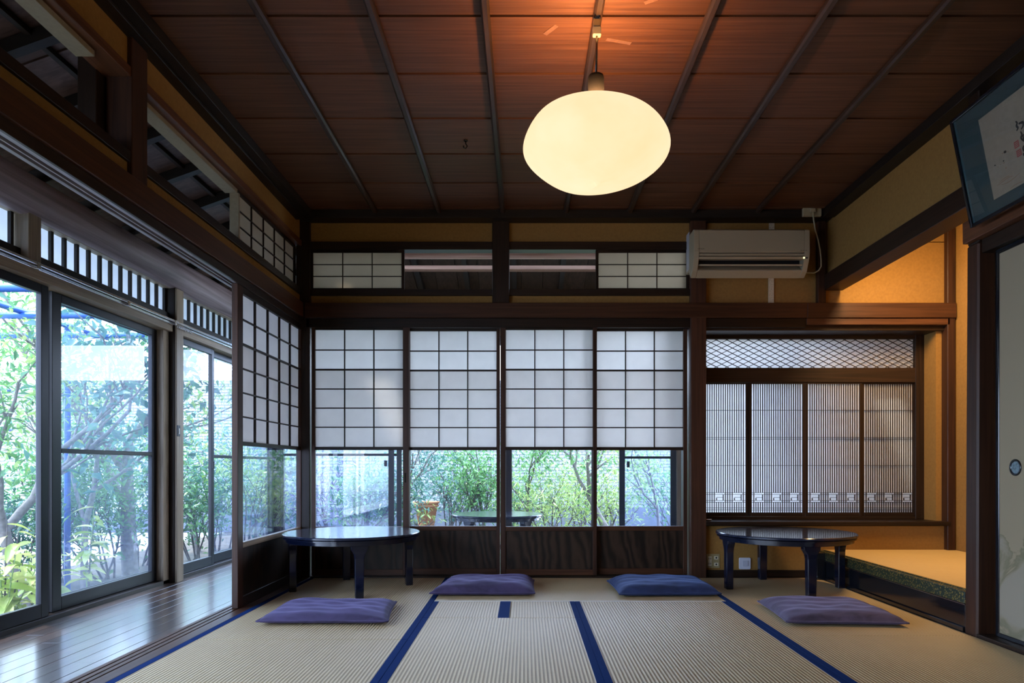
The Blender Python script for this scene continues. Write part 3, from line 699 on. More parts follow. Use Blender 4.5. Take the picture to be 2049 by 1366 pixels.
spec = [(623, 818, 630, 806, YF, 'left-hand paper screen with clear lower pane, behind the left round table'),
        (808, 1000.6, 820, 993.5, YK, 'second paper screen from the left, orange planter seen through its pane'),
        (1001.2, 1194.5, 1012, 1186.5, YF, 'third paper screen from the left, above the wavy-grained board'),
        (1184, 1375.5, 1194.5, 1367.5, YK, 'right-hand paper screen beside the full height post')]
for a, b, c, d, yv, lb in spec:
    s_ = shoji(lb, 'x', BX(a, yv), BX(b, yv), yv, 3, zcd, BX(c, yv), BX(d, yv), group='row of paper screens on the back wall')
    st_ = BX(b, yv)-.018 if yv == YF else BX(a, yv)+.018
    if yv == YF or True:
        u = BX(811, yv) if a < 900 else BX(1189, yv)
        if a in (623, 1003): box('finger_notch', LACQ, s_, u-.006, u+.006, yv-.001, yv+.002, BZ(965, yv), BZ(946, yv), .0005)
# left screen (two leaves pushed together into the corner)
XS = -1.562
zcl = dict(zcd); zcl['t'] = 1.7745; zcl['ptop'] = 1.735; zcl['b'] = .002
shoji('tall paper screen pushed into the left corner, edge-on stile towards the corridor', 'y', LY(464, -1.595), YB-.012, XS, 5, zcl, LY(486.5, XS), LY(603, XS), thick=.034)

# transom screens
def transom(label, ax, u0, u1, n0, cols, z0, z1):
    def bb(nm, a, b, c, d, e, f, m, bev=.001):
        if ax == 'x': return box(nm, m, r, a, b, n0+c, n0+d, e, f, bev)
        return box(nm, m, r, n0-c, n0-d, a, b, e, f, bev)
    loc = ((u0+u1)/2, n0, z0) if ax == 'x' else (n0, (u0+u1)/2, z0)
    r = root('transom_screen', label, 'screen', loc, group='small paper screens in the transom openings')
    fr = .020; fz0, fz1 = z0+.014, z1-.016
    WH = WX if ax == 'x' else WY
    bb('stile', u0, u0+fr, 0, .018, z0, z1, WZ); bb('stile', u1-fr, u1, 0, .018, z0, z1, WZ)
    bb('rail', u0+fr, u1-fr, 0, .018, z0, fz0, WH); bb('rail', u0+fr, u1-fr, 0, .018, fz1, z1, WH)
    for k in range(1, cols): uc = u0+fr+(u1-u0-2*fr)*k/cols; bb('lattice_bar', uc-.0032, uc+.0032, .003, .012, fz0, fz1, WZ, .0006)
    for k in (1, 2): zc_ = fz0+(fz1-fz0)*k/3; bb('lattice_bar', u0+fr, u1-fr, .002, .011, zc_-.0028, zc_+.0028, WH, .0006)
    if ax == 'x': q = [(u0+fr, n0+.0125, fz0), (u1-fr, n0+.0125, fz0), (u1-fr, n0+.0125, fz1), (u0+fr, n0+.0125, fz1)]
    else: q = [(n0-.0125, u0+fr, fz0), (n0-.0125, u1-fr, fz0), (n0-.0125, u1-fr, fz1), (n0-.0125, u0+fr, fz1)]
    MB().add(q, [(0, 1, 2, 3)]).build('paper', PAPERT, r)
YTn = YB+.03
transom('three-column transom screen at the left end of the back wall', 'x', BX(620.5, YTn), BX(809, YTn), YTn, 3, 2.020, 2.300)
transom('three-column transom screen left of the air conditioner', 'x', BX(1192, YTn), BX(1379, YTn), YTn, 3, 2.020, 2.300)
transom('five-column transom screen in the left wall corner', 'y', YJ+.013, YB-.012, -1.600, 5, 2.022, 2.3175)

# ================================================================== TATAMI
def mat_(label, x0, x1, y0, y1, borders, m=TAT, z1=0.0):
    r = root('tatami_mat', label, 'mat', ((x0+x1)/2, (y0+y1)/2, -.05), group='tatami mats of the room floor')
    box('rush_cover', m, r, x0+.0008, x1-.0008, y0+.0008, y1-.0008, -.05, z1, .003)
    for a, b, c, d in borders: box('blue_border', HERI, r, a+.0006, b-.0006, c, d, z1-.008, z1+.0012, .0008)
XA0, XA1, XAm = -.5555, -.492, -.524; XB0, XB1, XBm = .257, .317, .287; XC0, XC1, XCm = 1.130, 1.192, 1.161
L0 = -1.500
mat_('tatami mat at the far left, under the round table and purple cushion', L0, XAm, 3.135, 4.884, [(L0, L0+.034, 3.137, 4.883), (XA0, XAm, 3.137, 4.883)])
mat_('tatami mat at the near left, along the corridor planks', L0, XAm, 1.37, 3.133, [(L0, L0+.034, 1.372, 3.132), (XA0, XAm, 1.372, 3.132)])
mat_('cross-laid tatami mat along the back screens, with a pale edge', XAm, XCm, 4.045, 4.884, [], TATX)
box('pale_edge', plain('bare_mat_edge', (.62, .56, .44), .5, noise=.1), bpy.data.objects['tatami_mat.002'], XAm+.002, XCm-.002, 4.028, 4.044, -.05, .0010, .001)
mat_('small square hearth mat set into the floor near the middle cushion', XAm, BX(1022, 4.02)+.004, 3.592, 4.024, [(XAm, XA1, 3.593, 4.023), (-.140, -.080, 3.593, 4.023)], TAT)
mat_('centre-left tatami mat in front of the small hearth mat', XAm, XBm, 2.26, 3.590, [(XAm, XA1, 2.262, 3.589), (XB0, XBm, 2.262, 3.589)])
mat_('narrow rush piece right of the small hearth mat', -.0755, XBm, 3.592, 4.024, [(XB0, XBm, 3.593, 4.023)])
mat_('centre-right tatami mat between the two blue border lines', XBm, XCm, 2.26, 4.024, [(XBm, XB1, 2.262, 4.023), (XC0, XCm, 2.262, 4.023)])
mat_('tatami mat at the far right, under the round table by the alcove', XCm, 2.050, 3.202, 4.884, [(XCm, XC1, 3.204, 4.883)])
mat_('tatami mat at the near right, beside the sliding door', XCm, 2.050, 1.44, 3.200, [(XCm, XC1, 1.442, 3.199)])
box('tatami_apron', TATX, fl, L0, 2.05, -1.5, 1.36, -.055, 0, .002); box('tatami_apron', TATX, fl, XAm+.001, XCm-.001, 1.362, 2.258, -.055, 0, .002)
box('tatami_apron', TAT, fl, XCm+.001, 2.05, 1.362, 1.438, -.055, 0, .002)
box('floor_edge', WX, fl, 1.16, 2.05, 4.885, YB+.012, -.05, .0, .001); 

# ================================================================== ROUND TABLES
def make_table(label):
    r = root('round_table', label, 'table', (0, 0, 0), group='low round black tables')
    T = .36; R = .425
    MB().lathe([(R-.010, T-.020), (R, T-.014), (R, T-.004), (R-.004, T)], (0, 0, 0), 72).build('tabletop', TABM, r, local=True, auto=True)
    MB().lathe([(R-.030, T-.052), (R-.022, T-.050), (R-.022, T-.030), (R-.006, T-.029), (R-.006, T-.0205)], (0, 0, 0), 72).build('apron', TABE, r, local=True, auto=True)
    for k in range(4):
        a = k*PI/2
        # leg: wide curved shoulder, tapering foot
        prof = [(.052, .310), (.050, .290), (.033, .262), (.0275, .235), (.0265, .12), (.024, .0)]
        vs = []; fs = []
        for w_, zz in prof:
            d = .024 if zz > .26 else .0225
            for u, v in ((-w_, -d), (w_, -d), (w_, d), (-w_, d)): vs.append((u, v, zz))
        for i in range(len(prof)-1):
            for q in range(4): q2 = (q+1) % 4; fs.append((i*4+q, (i+1)*4+q, (i+1)*4+q2, i*4+q2))
        fs.append((0, 1, 2, 3)); n4 = 4*(len(prof)-1); fs.append((n4+3, n4+2, n4+1, n4))
        M = Matrix.Rotation(a, 4, 'Z') @ Matrix.Translation((0, -.362, 0))
        mb = MB(); mb.add([M @ Vector(v) for v in vs], fs)
        mb.build('leg', TABE, r, .004, local=True)
    return r
t1 = make_table('low round black lacquer table by the left paper screens'); t1.location = (-1.10, 4.465, .0005); t1.rotation_euler.z = math.radians(20)
t2 = copy_tree(t1); t2['label'] = 'low round black lacquer table in front of the alcove window'; t2.location = (1.655, 4.455, .0005); t2.rotation_euler.z = math.radians(-2)
t2.rotation_euler.z = math.radians(3)
t3 = copy_tree(t1); t3['label'] = 'low round table out in the rear corridor, seen through the middle panes'; t3.location = (-.255, 6.50, -.0195-.02+.0); t3.rotation_euler.z = math.radians(48)
t3.location.z = -.0195

# ================================================================== CUSHIONS
def velvet(name, c, sheen):
    m, t, p, L = newmat(name)
    mp = coords(t, (7, 14, 7)); n1 = N(t, 'ShaderNodeTexNoise'); n1.inputs['Scale'].default_value = 1; n1.inputs['Detail'].default_value = 5; n1.inputs['Distortion'].default_value = 1.2
    L.new(mp.outputs[0], n1.inputs['Vector'])
    r = ramp(t, n1.outputs['Fac'], [(.3, tuple(q*.6 for q in c)), (.7, tuple(q*1.35 for q in c))]); L.new(r.outputs[0], p.inputs['Base Color'])
    p.inputs['Roughness'].default_value = .85; p.inputs['Sheen Weight'].default_value = .35; p.inputs['Sheen Tint'].default_value = (*sheen, 1); p.inputs['Sheen Roughness'].default_value = .4
    b = N(t, 'ShaderNodeBump'); b.inputs['Strength'].default_value = .4; b.inputs['Distance'].default_value = .004
    L.new(n1.outputs['Fac'], b.inputs['Height']); L.new(b.outputs[0], p.inputs['Normal'])
    return m
PUR = velvet('purple_velvet', (.048, .034, .090), (.5, .45, .9)); BLU = velvet('blue_velvet', (.014, .026, .085), (.3, .45, .95)); GRY = velvet('grey_purple_velvet', (.055, .042, .085), (.6, .55, .85))
def cushion(label, mat, corners, ht, seed, sag=.3):
    """corners: near-left, near-right, far-right, far-left on the floor"""
    c = [Vector((*p, 0)) for p in corners]; ce_ = sum(c, Vector())/4
    r = root('floor_cushion', label, 'cushion', (ce_.x, ce_.y, .002), group='square floor cushions')
    n = 40; rg = random.Random(seed); ph = [rg.uniform(0, 6.3) for _ in range(8)]
    top = []; bot = []
    def P(u, v):
        # pinch the sides so that the corners stay pointed
        a, b = 2*u-1, 2*v-1
        k = 1-.028*(1-b*b)*abs(a)**1.0; k2 = 1-.035*(1-a*a)*abs(b)
        uu = .5+.5*a*k; vv = .5+.5*b*k2
        return c[0]*(1-uu)*(1-vv)+c[1]*uu*(1-vv)+c[2]*uu*vv+c[3]*(1-uu)*vv-ce_
    vs = []; fs = []
    for s_ in (1, -1):
        for j in range(n+1):
            for i in range(n+1):
                u, v = i/n, j/n; a, b = 2*u-1, 2*v-1
                prof = ((1-abs(a)**5)*(1-abs(b)**5))**.55
                crease = .0035*math.sin(9*a+ph[0]+2.5*math.sin(3*b+ph[1]))*math.cos(4*b+ph[2])+.0022*math.sin(17*b+ph[3]+3*a)
                crease += .004*math.sin(3*a+ph[4])*math.sin(2.5*b+ph[5])
                dent = 1-sag*math.exp(-(a*a+b*b)*2.2)*.45
                zt = .020+(ht-.020)*prof*dent+crease*prof
                zb = .020-.018*prof**.5
                p = P(u, v); vs.append((p.x, p.y, zt if s_ > 0 else zb))
    m = (n+1)**2
    for j in range(n):
        for i in range(n):
            a = j*(n+1)+i; fs.append((a, a+1, a+n+2, a+n+1)); fs.append((m+a, m+a+n+1, m+a+n+2, m+a+1))
    for i in range(n):
        for (a, b) in ((i, i+1), (n*(n+1)+i+1, n*(n+1)+i), ((i+1)*(n+1), i*(n+1)), (i*(n+1)+n, (i+1)*(n+1)+n)): fs.append((a, m+a, m+b, b))
    mb = MB(); mb.add(vs, fs, True); mb.build('cover', mat, r, local=True)
    # seam piping round the edge
    pts = []
    for k in range(n): pts.append(P(k/n, 0))
    for k in range(n): pts.append(P(1, k/n))
    for k in range(n): pts.append(P(1-k/n, 1))
    for k in range(n+1): pts.append(P(0, 1-k/n))
    MB().tube([(p.x, p.y, .020) for p in pts], .0045, 6).build('piping', mat, r, local=True)
cushion('purple velvet floor cushion in front of the left round table', PUR, [(-1.305, 3.40), (-.665, 3.40), (-.715, 3.90), (-1.315, 3.89)], .060, 3, .25)
cushion('wrinkled purple velvet floor cushion before the middle paper screens', PUR, [(-.565, 4.16), (.060, 4.16), (.062, 4.66), (-.500, 4.64)], .080, 5, .15)
cushion('deep blue floor cushion at the foot of the right paper screen', BLU, [(.560, 4.13), (1.165, 4.15), (1.150, 4.63), (.545, 4.63)], .078, 8, .1)
cushion('greyish purple floor cushion in front of the right round table', GRY, [(1.270, 3.39), (1.845, 3.36), (1.850, 3.92), (1.305, 3.92)], .068, 12, .35)

# ================================================================== PENDANT LAMP
LX, LYy, LZ = .277, 2.717, 2.018
lp = root('pendant_lamp', 'glowing cream paper pendant lamp of pebble shape hanging from the ceiling', 'lamp', (LX, LYy, LZ))
def lampmat():
    m, t, p, L = newmat('glowing_paper')
    mp = coords(t, (5, 5, 5), rnd=False); n1 = N(t, 'ShaderNodeTexNoise'); n1.inputs['Scale'].default_value = 1; n1.inputs['Detail'].default_value = 6
    L.new(mp.outputs[0], n1.inputs['Vector'])
    r = ramp(t, n1.outputs['Fac'], [(.3, (1.0, .74, .41)), (.75, (1.0, .82, .52))])
    p.inputs['Base Color'].default_value = (.15, .13, .09, 1); L.new(r.outputs[0], p.inputs['Emission Color']); p.inputs['Emission Strength'].default_value = 1.08
    p.inputs['Roughness'].default_value = .9
    return m
GLOW = lampmat()
n, m_ = 72, 44; vs = []; fs = []
for j in range(m_+1):
    ph = -PI/2+PI*j/m_*.955
    for i in range(n):
        th = 2*PI*i/n
        cr_, sr_ = math.cos(ph), math.sin(ph)
        k = 1+.008*math.sin(3*th+1.0+1.5*ph)+.012*math.sin(2*th-.6)*cr_+.013*math.cos(6*ph+.6)+.007*math.sin(5*th+3*ph)
        ex = .92
        R_ = .284*abs(cr_)**ex*k; Z_ = .149*math.copysign(abs(sr_)**1.0, sr_)*(1+.05*math.sin(th*2+.8)*sr_)*(1-.0)
        vs.append((LX+R_*math.cos(th), LYy+R_*math.sin(th), LZ+Z_))
for j in range(m_):
    for i in range(n): i2 = (i+1) % n; fs.append((j*n+i, j*n+i2, (j+1)*n+i2, (j+1)*n+i))
MB().add(vs, fs, True).build('lamp_shade', GLOW, lp)
MB().lathe([(.031, .150), (.031, .262), (.028, .272), (.010, .275)], (LX, LYy, LZ), 32).build('socket_cap', plain('matt_black', (.003, .003, .003), .7, spec=.1), lp)
MB().tube([(LX, LYy, LZ+.272), (LX+.002, LYy, LZ+.36), (LX+.003, LYy, 2.462)], .0042, 8).build('cord', LACQ, lp)
IV = plain('ivory_plastic', (.34, .30, .19), .4)
box('plug', IV, lp, LX-.013, LX+.019, LYy-.012, LYy+.012, 2.444, 2.477, .003)
box('rosette', plain('amber_plastic', (.30, .20, .08), .4), lp, LX-.011, LX+.017, LYy-.011, LYy+.011, 2.477, 2.507, .003)
MB().tube([(LX+.003+.012*math.cos(a), LYy-.01, 2.512+.010*math.sin(a)) for a in np.linspace(-.5, 3.8, 9)], .003, 6).build('hook', LACQ, lp)
def area(name, loc, direction, s1, s2, e, col, parent=None, disk=False):
    d = bpy.data.lights.new(name, 'AREA'); d.shape = 'DISK' if disk else 'RECTANGLE'; d.size = s1
    if not disk: d.size_y = s2
    d.energy = e; d.color = col
    o = bpy.data.objects.new(name, d); COL.objects.link(o); o.location = loc
    o.rotation_euler = Vector(direction).to_track_quat('-Z', 'Y').to_euler()
    if parent: o.parent = parent; o.location = Vector(loc)-parent.location
    return o
# light leaving the open top of the shade round the socket
area('lamp_top_light', (LX, LYy, LZ+.17), (0, 0, 1), .17, 0, 17.0, (1, .46, .17), lp, True)

# hidden warm tube lamp behind the lowered beam of the alcove
ALE = 46
al = root('alcove_tube_lamp', 'slim warm tube lamp hidden behind the lowered alcove beam', 'lamp', (2.26, 4.05, 2.30))
box('lamp_body', IV, al, 2.235, 2.285, 3.60, 4.50, 2.31, 2.345, .003)
box('lamp_arm', IV, al, 2.19, 2.235, 4.03, 4.07, 2.32, 2.335, .002)
MB().tube([(2.26, 3.62, 2.285), (2.26, 4.48, 2.285)], .013, 12).build('tube', plain('lit_tube', (1, .9, .7), .5, emit=((1, .62, .30), 14)), al)
area('alcove_light', (2.30, 4.05, 2.26), (.55, .1, -1), .85, .06, ALE, (1, .64, .30), al)

# ================================================================== AIR CONDITIONER
ACW = plain('ac_plastic', (.33, .28, .185), .45)
DARKV = plain('vent_black', (.006, .006, .008), .6)
ax0, ax1 = 1.137, 1.917
ac = root('air_conditioner', 'cream wall air conditioner above the alcove window', 'air conditioner', ((ax0+ax1)/2, 4.8, 2.13))
zA = lambda py: BZ(py, 4.70)
prof = [(YB+.028, zA(457)-.002), (4.72, zA(457)), (4.703, zA(460)), (4.70, zA(503)), (4.708, zA(515)-.001), (4.75, zA(538)-.004), (4.80, zA(545)-.012), (4.86, 2.125), (YB+.028, 2.125)]
MB().prism(prof, 'x', ax0, ax0+.036).build('end_cap', ACW, ac, .003)
MB().prism(prof, 'x', ax1-.036, ax1).build('end_cap', ACW, ac, .003)
MB().prism([(YB+.028, zA(457)-.002), (4.72, zA(457)), (4.703, zA(460)), (4.70, zA(503)), (4.712, zA(505)), (YB+.028, zA(505))], 'x', ax0+.0362, ax1-.0362).build('front_panel', ACW, ac, .002)
box('air_slot_body', DARKV, ac, ax0+.0362, ax1-.0362, 4.79, YB+.028, 2.15, zA(506), 0)
MB().prism([(4.703, zA(507)), (4.704, zA(511)), (4.735, zA(511)), (4.735, zA(507))], 'x', ax0+.0365, ax1-.0365).build('trim_strip', ACW, ac)
MB().prism([(4.706, zA(513)), (4.712, zA(517)), (4.745, zA(517)), (4.745, zA(513))], 'x', ax0+.0365, ax1-.0365).build('trim_strip', ACW, ac)
MB().prism([(4.718, zA(527)), (4.722, zA(530)), (4.790, zA(524)), (4.790, zA(522))], 'x', ax0+.045, ax1-.045).build('louver', ACW, ac)
MB().prism([(4.748, zA(537)), (4.800, zA(545)-.012), (4.86, 2.125), (YB+.028, 2.125), (YB+.028, 2.15), (4.80, 2.152), (4.752, zA(536)+.004)], 'x', ax0+.0362, ax1-.0362).build('bottom_tray', ACW, ac, .001)
MB().box(ax0-.0004, ax0+.002, 4.84, YB+.02, 2.14, 2.40).build('side_grille', plain('ac_grey', (.40, .42, .45), .5), ac)
box('status_light', plain('status_lamp', (.9, .9, .5), .5, emit=((1, .95, .5), 1.5)), ac, BX(1608, 4.7), BX(1611, 4.7), 4.7045, 4.7075, zA(516.5), zA(513.5), 0)
box('status_window', DARKV, ac, BX(1613, 4.7), BX(1617, 4.7), 4.7045, 4.708, zA(516.5), zA(514), 0)
INK = plain('dark_print', (.02, .018, .015), .6)
def text(body, name, parent, loc, size, mat=INK, rot=(PI/2, 0, 0), sx_=1.0):
    cu = bpy.data.curves.new(name, 'FONT'); cu.body = body; cu.size = size; cu.extrude = .0003
    tmp = bpy.data.objects.new(name, cu); COL.objects.link(tmp)
    dg = bpy.context.evaluated_depsgraph_get(); dg.update()
    me = bpy.data.meshes.new_from_object(tmp.evaluated_get(dg)); bpy.data.objects.remove(tmp)
    me.materials.clear(); me.materials.append(mat)
    o = bpy.data.objects.new(name, me); COL.objects.link(o); o.rotation_euler = rot; o.scale = (sx_, 1, 1)
    o.parent = parent; o.location = Vector(loc)-OFF[parent]; return o
text('HITACHI', 'maker_lettering', ac, (BX(1396.3, 4.70), 4.6995, zA(498.6)), .0105, sx_=1.05)
text('\u767d\u304f\u307e\u304f\u3093', 'series_lettering', ac, (BX(1602, 4.70), 4.6995, zA(502)), .0085)
# cable, socket, duct strip
so = root('wall_socket', 'beige double wall socket with a white plug at ceiling height right of the air conditioner', 'socket', (BX(1624, 4.8), 4.815, BZ(433, 4.8)))
box('cover_plate', IV, so, BX(1606, 4.80), BX(1643, 4.80), 4.79, 4.8145, BZ(433, 4.8), BZ(413, 4.8), .003)
pc = root('power_cable', 'white power cable looping from the ceiling socket to the air conditioner', 'cable', (BX(1627, 4.77), 4.77, BZ(420, 4.77)))
box('plug_head', IV, pc, BX(1622, 4.77), BX(1632, 4.77), 4.762, 4.7895, BZ(424, 4.77), BZ(417, 4.77), .003)
cpts = [(1627, 421), (1628, 440), (1632, 462), (1637, 480), (1641, 500), (1643, 520), (1643, 533), (1638, 541), (1629, 546), (1616, 545.5), (1603, 542)]
MB().tube([(BX(a, 4.77+i*.008), 4.77+i*.008, BZ(b, 4.77+i*.008)) for i, (a, b) in enumerate(cpts)], .0048, 8).build('cord', IV, pc)
DOT = bpy.data.materials.new('perforated_strip'); DOT.use_nodes = True
t_ = DOT.node_tree; vo = N(t_, 'ShaderNodeTexVoronoi'); vo.inputs['Scale'].default_value = 120; vo.inputs['Randomness'].default_value = .2; tq = N(t_, 'ShaderNodeTexCoord')
t_.links.new(tq.outputs['Object'], vo.inputs['Vector']); rq = ramp(t_, vo.outputs['Distance'], [(.25, (.10, .08, .05)), (.40, (.55, .48, .34))]); t_.links.new(rq.outputs[0], t_.nodes['Principled BSDF'].inputs['Base Color'])
dc = root('mounting_strip', 'perforated pale metal mounting strip hanging below the air conditioner', 'metal strip', (BX(1546, YB), YB, 1.93))
box('strip', DOT, dc, BX(1540, YB), BX(1551, YB), YB+.020, YB+.0295, 1.92, 2.123, .001)
box('upper_strip', DOT, dc, BX(1541, YB), BX(1552, YB), YB+.020, YB+.0295, 2.40, 2.488, .001)

# low sockets and switch by the alcove window
s1 = root('wall_socket', 'low cream double outlet and two round jacks beside the full height post', 'socket', (BX(1426, YB), YB+.03, BZ(1133, YB)))
CREAM = plain('cream_plastic', (.60, .56, .42), .4)
yq = YB+.026
box('plate', plain('socket_plate', (.30, .24, .12), .5), s1, BX(1413.5, yq), BX(1440, yq), YB+.0265, YB+.0305, BZ(1136, yq), BZ(1108, yq), .001)
box('double_outlet', CREAM, s1, BX(1416.2, yq), BX(1424, yq), YB+.0225, YB+.027, BZ(1131.7, yq), BZ(1112.5, yq), .001)
for py in (1117, 1127):
    for dx in (-1.7, 1.7): box('outlet_slot', DARKV, s1, BX(1420.2+dx-.5, yq), BX(1420.2+dx+.5, yq), YB+.0218, YB+.0235, BZ(py+1.7, yq), BZ(py-1.7, yq), 0)
for py in (1115.5, 1128.6):
    j = box('round_jack', CREAM, s1, BX(1429, yq), BX(1437, yq), YB+.0225, YB+.027, BZ(py+3.4, yq), BZ(py-3.4, yq), .001)
    MB().add([(BX(1433, yq)+.0065*math.cos(a), YB+.0220, BZ(py, yq)+.0065*math.sin(a)) for a in np.linspace(0, 2*PI, 16, endpoint=False)], [tuple(range(16))[::-1]]).build('jack_hole', DARKV, j)
s2 = root('wall_switch', 'white rounded square wall switch low on the plaster under the alcove window', 'switch', (BX(1490, YB), YB+.03, BZ(1138, YB)))
WSW = plain('switch_white', (.55, .58, .68), .4); WS2 = plain('switch_inner', (.44, .47, .58), .35)
def rrect(cx, cz, hw, hz, r, k=6):
    out = []
    for sx2, sz2, a0 in ((1, 1, 0), (-1, 1, PI/2), (-1, -1, PI), (1, -1, 1.5*PI)):
        for q in range(k+1): a = a0+PI/2*q/k; out.append((cx+sx2*(hw-r)+r*math.cos(a), cz+sz2*(hz-r)+r*math.sin(a)))
    return out
MB().prism(rrect(BX(1490.3, yq), BZ(1127, yq), .041, .041, .009), 'y', YB+.020, YB+.0305).build('plate', WSW, s2, .002)
MB().prism(rrect(BX(1490.8, yq), BZ(1127, yq), .019, .019, .002), 'y', YB+.016, YB+.021).build('rocker', WS2, s2, .001)
# little dish on the sill
dz0 = z(1043)
ds = root('small_dish', 'tiny white dish at the left end of the window sill', 'dish', (BX(1416, 4.93), 4.95, dz0))
xd = BX(1417.5, 4.95)
MB().lathe([(.012, 0), (.013, .003), (.026, .011), (.027, .0125), (.024, .0115), (.010, .005), (.001, .0045)], (xd, 4.95, dz0+.0002), 28, capt=False).build('dish_bowl', plain('porcelain', (.8, .82, .85), .15), ds)

# ================================================================== FRAMED PICTURE
PA = Vector((1.98, 3.10, 1.83)); PU = Vector((0, -1, 0)); PV = Vector((-.093, 0, .472)); PH = PV.length; PV.normalize(); PN = Vector((-PV.z, 0, PV.x)); 
def pic(u, v, w_=0): return PA+PU*u+PV*v+PN*w_
def inv(px, py):
    a = (px-VX)/F; b = (VY-py)/F
    # X = PA.x + PV.x v = a (PA.y-u) ; Z-H = PA.z-H + PV.z v = b (PA.y-u)
    # a*u + PV.x v = a*PA.y - PA.x ; b*u + PV.z v = b*PA.y-(PA.z-H)
    det = a*PV.z-b*PV.x; r1 = a*PA.y-PA.x; r2 = b*PA.y-(PA.z-H)
    return (r1*PV.z-r2*PV.x)/det, (a*r2-b*r1)/det
pr = root('framed_picture', 'large framed ink calligraphy on cream paper with teal mount, leaning from the right wall', 'picture', (PA.x+.02, 2.5, PA.z))
PWd = 1.25
def pbox(nm, m, u0, u1, v0, v1, w0, w1, bev=.001, par=None, **k):
    p = [pic(a, b, c) for c in (w0, w1) for a, b in ((u0, v0), (u1, v0), (u1, v1), (u0, v1))]
    return MB().hexa([p[0], p[1], p[2], p[3], p[4], p[5], p[6], p[7]]).build(nm, m, par or pr, bev, **k)
TEAL = plain('teal_mount', (.026, .050, .048), .7, noise=.12, nscale=150)
u_in, v_top = inv(1956, 241); u_in2, v_bot = inv(1988, 400)
FRM = .014
pbox('backing', TEAL, FRM, PWd-FRM, FRM, PH-FRM, -.012, -.004)
for a in ((0, FRM, 0, PH), (PWd-FRM, PWd, 0, PH), (FRM, PWd-FRM, 0, FRM), (FRM, PWd-FRM, PH-FRM, PH)): pbox('frame_strip', LACQ, *a, -.016, .008, .002)
uin = (u_in+u_in2)/2
CRE = plain('cream_art_paper', (.27, .215, .15), .8, noise=.08, nscale=40)
art = pbox('art_paper', CRE, uin, PWd-uin, v_bot, v_top, -.004, -.0025, 0)
pbox('mount_fillet', plain('teal_dark', (.03, .08, .09), .5), FRM, FRM+.012, FRM, PH-FRM, -.004, -.001, .001)
MB().add([pic(FRM, FRM, .002), pic(PWd-FRM, FRM, .002), pic(PWd-FRM, PH-FRM, .002), pic(FRM, PH-FRM, .002)], [(0, 1, 2, 3)]).build('glass_sheet', film('picture_glass', (.97, .99, 1), .02, (.5, .6, .6)), pr)
BRUSH = plain('brush_ink', (.015, .012, .010), .8); SEAL = plain('seal_red', (.28, .06, .045), .8); BRN = plain('brown_ink', (.24, .15, .09), .8)
def stroke(pl, wd, m, nm='brush_stroke'):
    uv = [inv(a, b) for a, b in pl]; mb = MB()
    # smooth the polyline
    P2 = []
    for i in range(len(uv)-1):
        p0 = uv[max(i-1, 0)]; p1 = uv[i]; p2 = uv[i+1]; p3 = uv[min(i+2, len(uv)-1)]
        for t in np.linspace(0, 1, 5)[:-1]:
            P2.append(tuple(.5*((2*p1[k])+(-p0[k]+p2[k])*t+(2*p0[k]-5*p1[k]+4*p2[k]-p3[k])*t*t+(-p0[k]+3*p1[k]-3*p2[k]+p3[k])*t**3) for k in (0, 1)))
    P2.append(uv[-1]); vs = []; fs = []; n_ = len(P2)
    for i, p in enumerate(P2):
        q = P2[min(i+1, n_-1)]; o_ = P2[max(i-1, 0)]; d = Vector((q[0]-o_[0], q[1]-o_[1])); d = d.normalized() if d.length > 1e-9 else Vector((1, 0))
        k = wd*(.45+.55*math.sin(PI*min(1, (i+.6)/n_)))*(.5)
        for s_ in (1, -1): vs.append(pic(p[0]-d.y*k*s_, p[1]+d.x*k*s_, -.0020))
    for i in range(n_-1): fs.append((2*i, 2*i+1, 2*i+3, 2*i+2))
    return mb.add(vs, fs).build(nm, m, pr)
for pl, wd in (([(2031, 243), (2034, 246), (2033, 252), (2036, 256), (2033, 262)], .010), ([(2037, 248), (2041, 246), (2046, 245), (2046, 252), (2042, 259)], .010),
               ([(2041, 263), (2044, 270), (2042, 276), (2048, 283)], .009), ([(2048, 268), (2046, 274), (2049, 281)], .007), ([(2048, 291), (2046, 297), (2049, 304)], .008), ([(2047, 306), (2048, 312)], .008)):
    stroke(pl, wd, BRUSH)
for cx, cy in ((2033, 289), (2038, 306)):
    u, v = inv(cx, cy); h_ = .013
    sq = pbox('red_seal', SEAL, u-h_, u+h_, v-h_, v+h_, -.0024, -.0021, 0)
    for q in range(3): pbox('seal_mark', CRE, u-h_*.7, u+h_*.7, v-h_*.6+q*h_*.5, v-h_*.45+q*h_*.5, -.0021, -.0018, 0)
for a, b, r_, m in ((2010, 304, .010, BRUSH), (2005, 307, .005, BRN), (1990, 331, .005, BRUSH), (2008, 326, .006, BRN), (2007, 322, .005, BRUSH), (1996, 334, .004, BRN), (2012, 336, .006, BRN), (2016, 303, .004, BRN), (2001, 329, .004, BRN), (1986, 316, .003, BRN)):
    stroke([(a-r_*260, b+r_*120), (a, b), (a+r_*280, b-r_*60)], r_, m, 'ink_dab')
for pl in ([(1994, 372), (2005, 364), (2016, 356), (2026, 352)], [(2002, 370), (2014, 366), (2026, 358), (2040, 346)], [(2020, 378), (2030, 370), (2046, 362)], [(1998, 366), (2010, 356), (2019, 352)]):
    stroke(pl, .0035, BRN, 'ink_line')

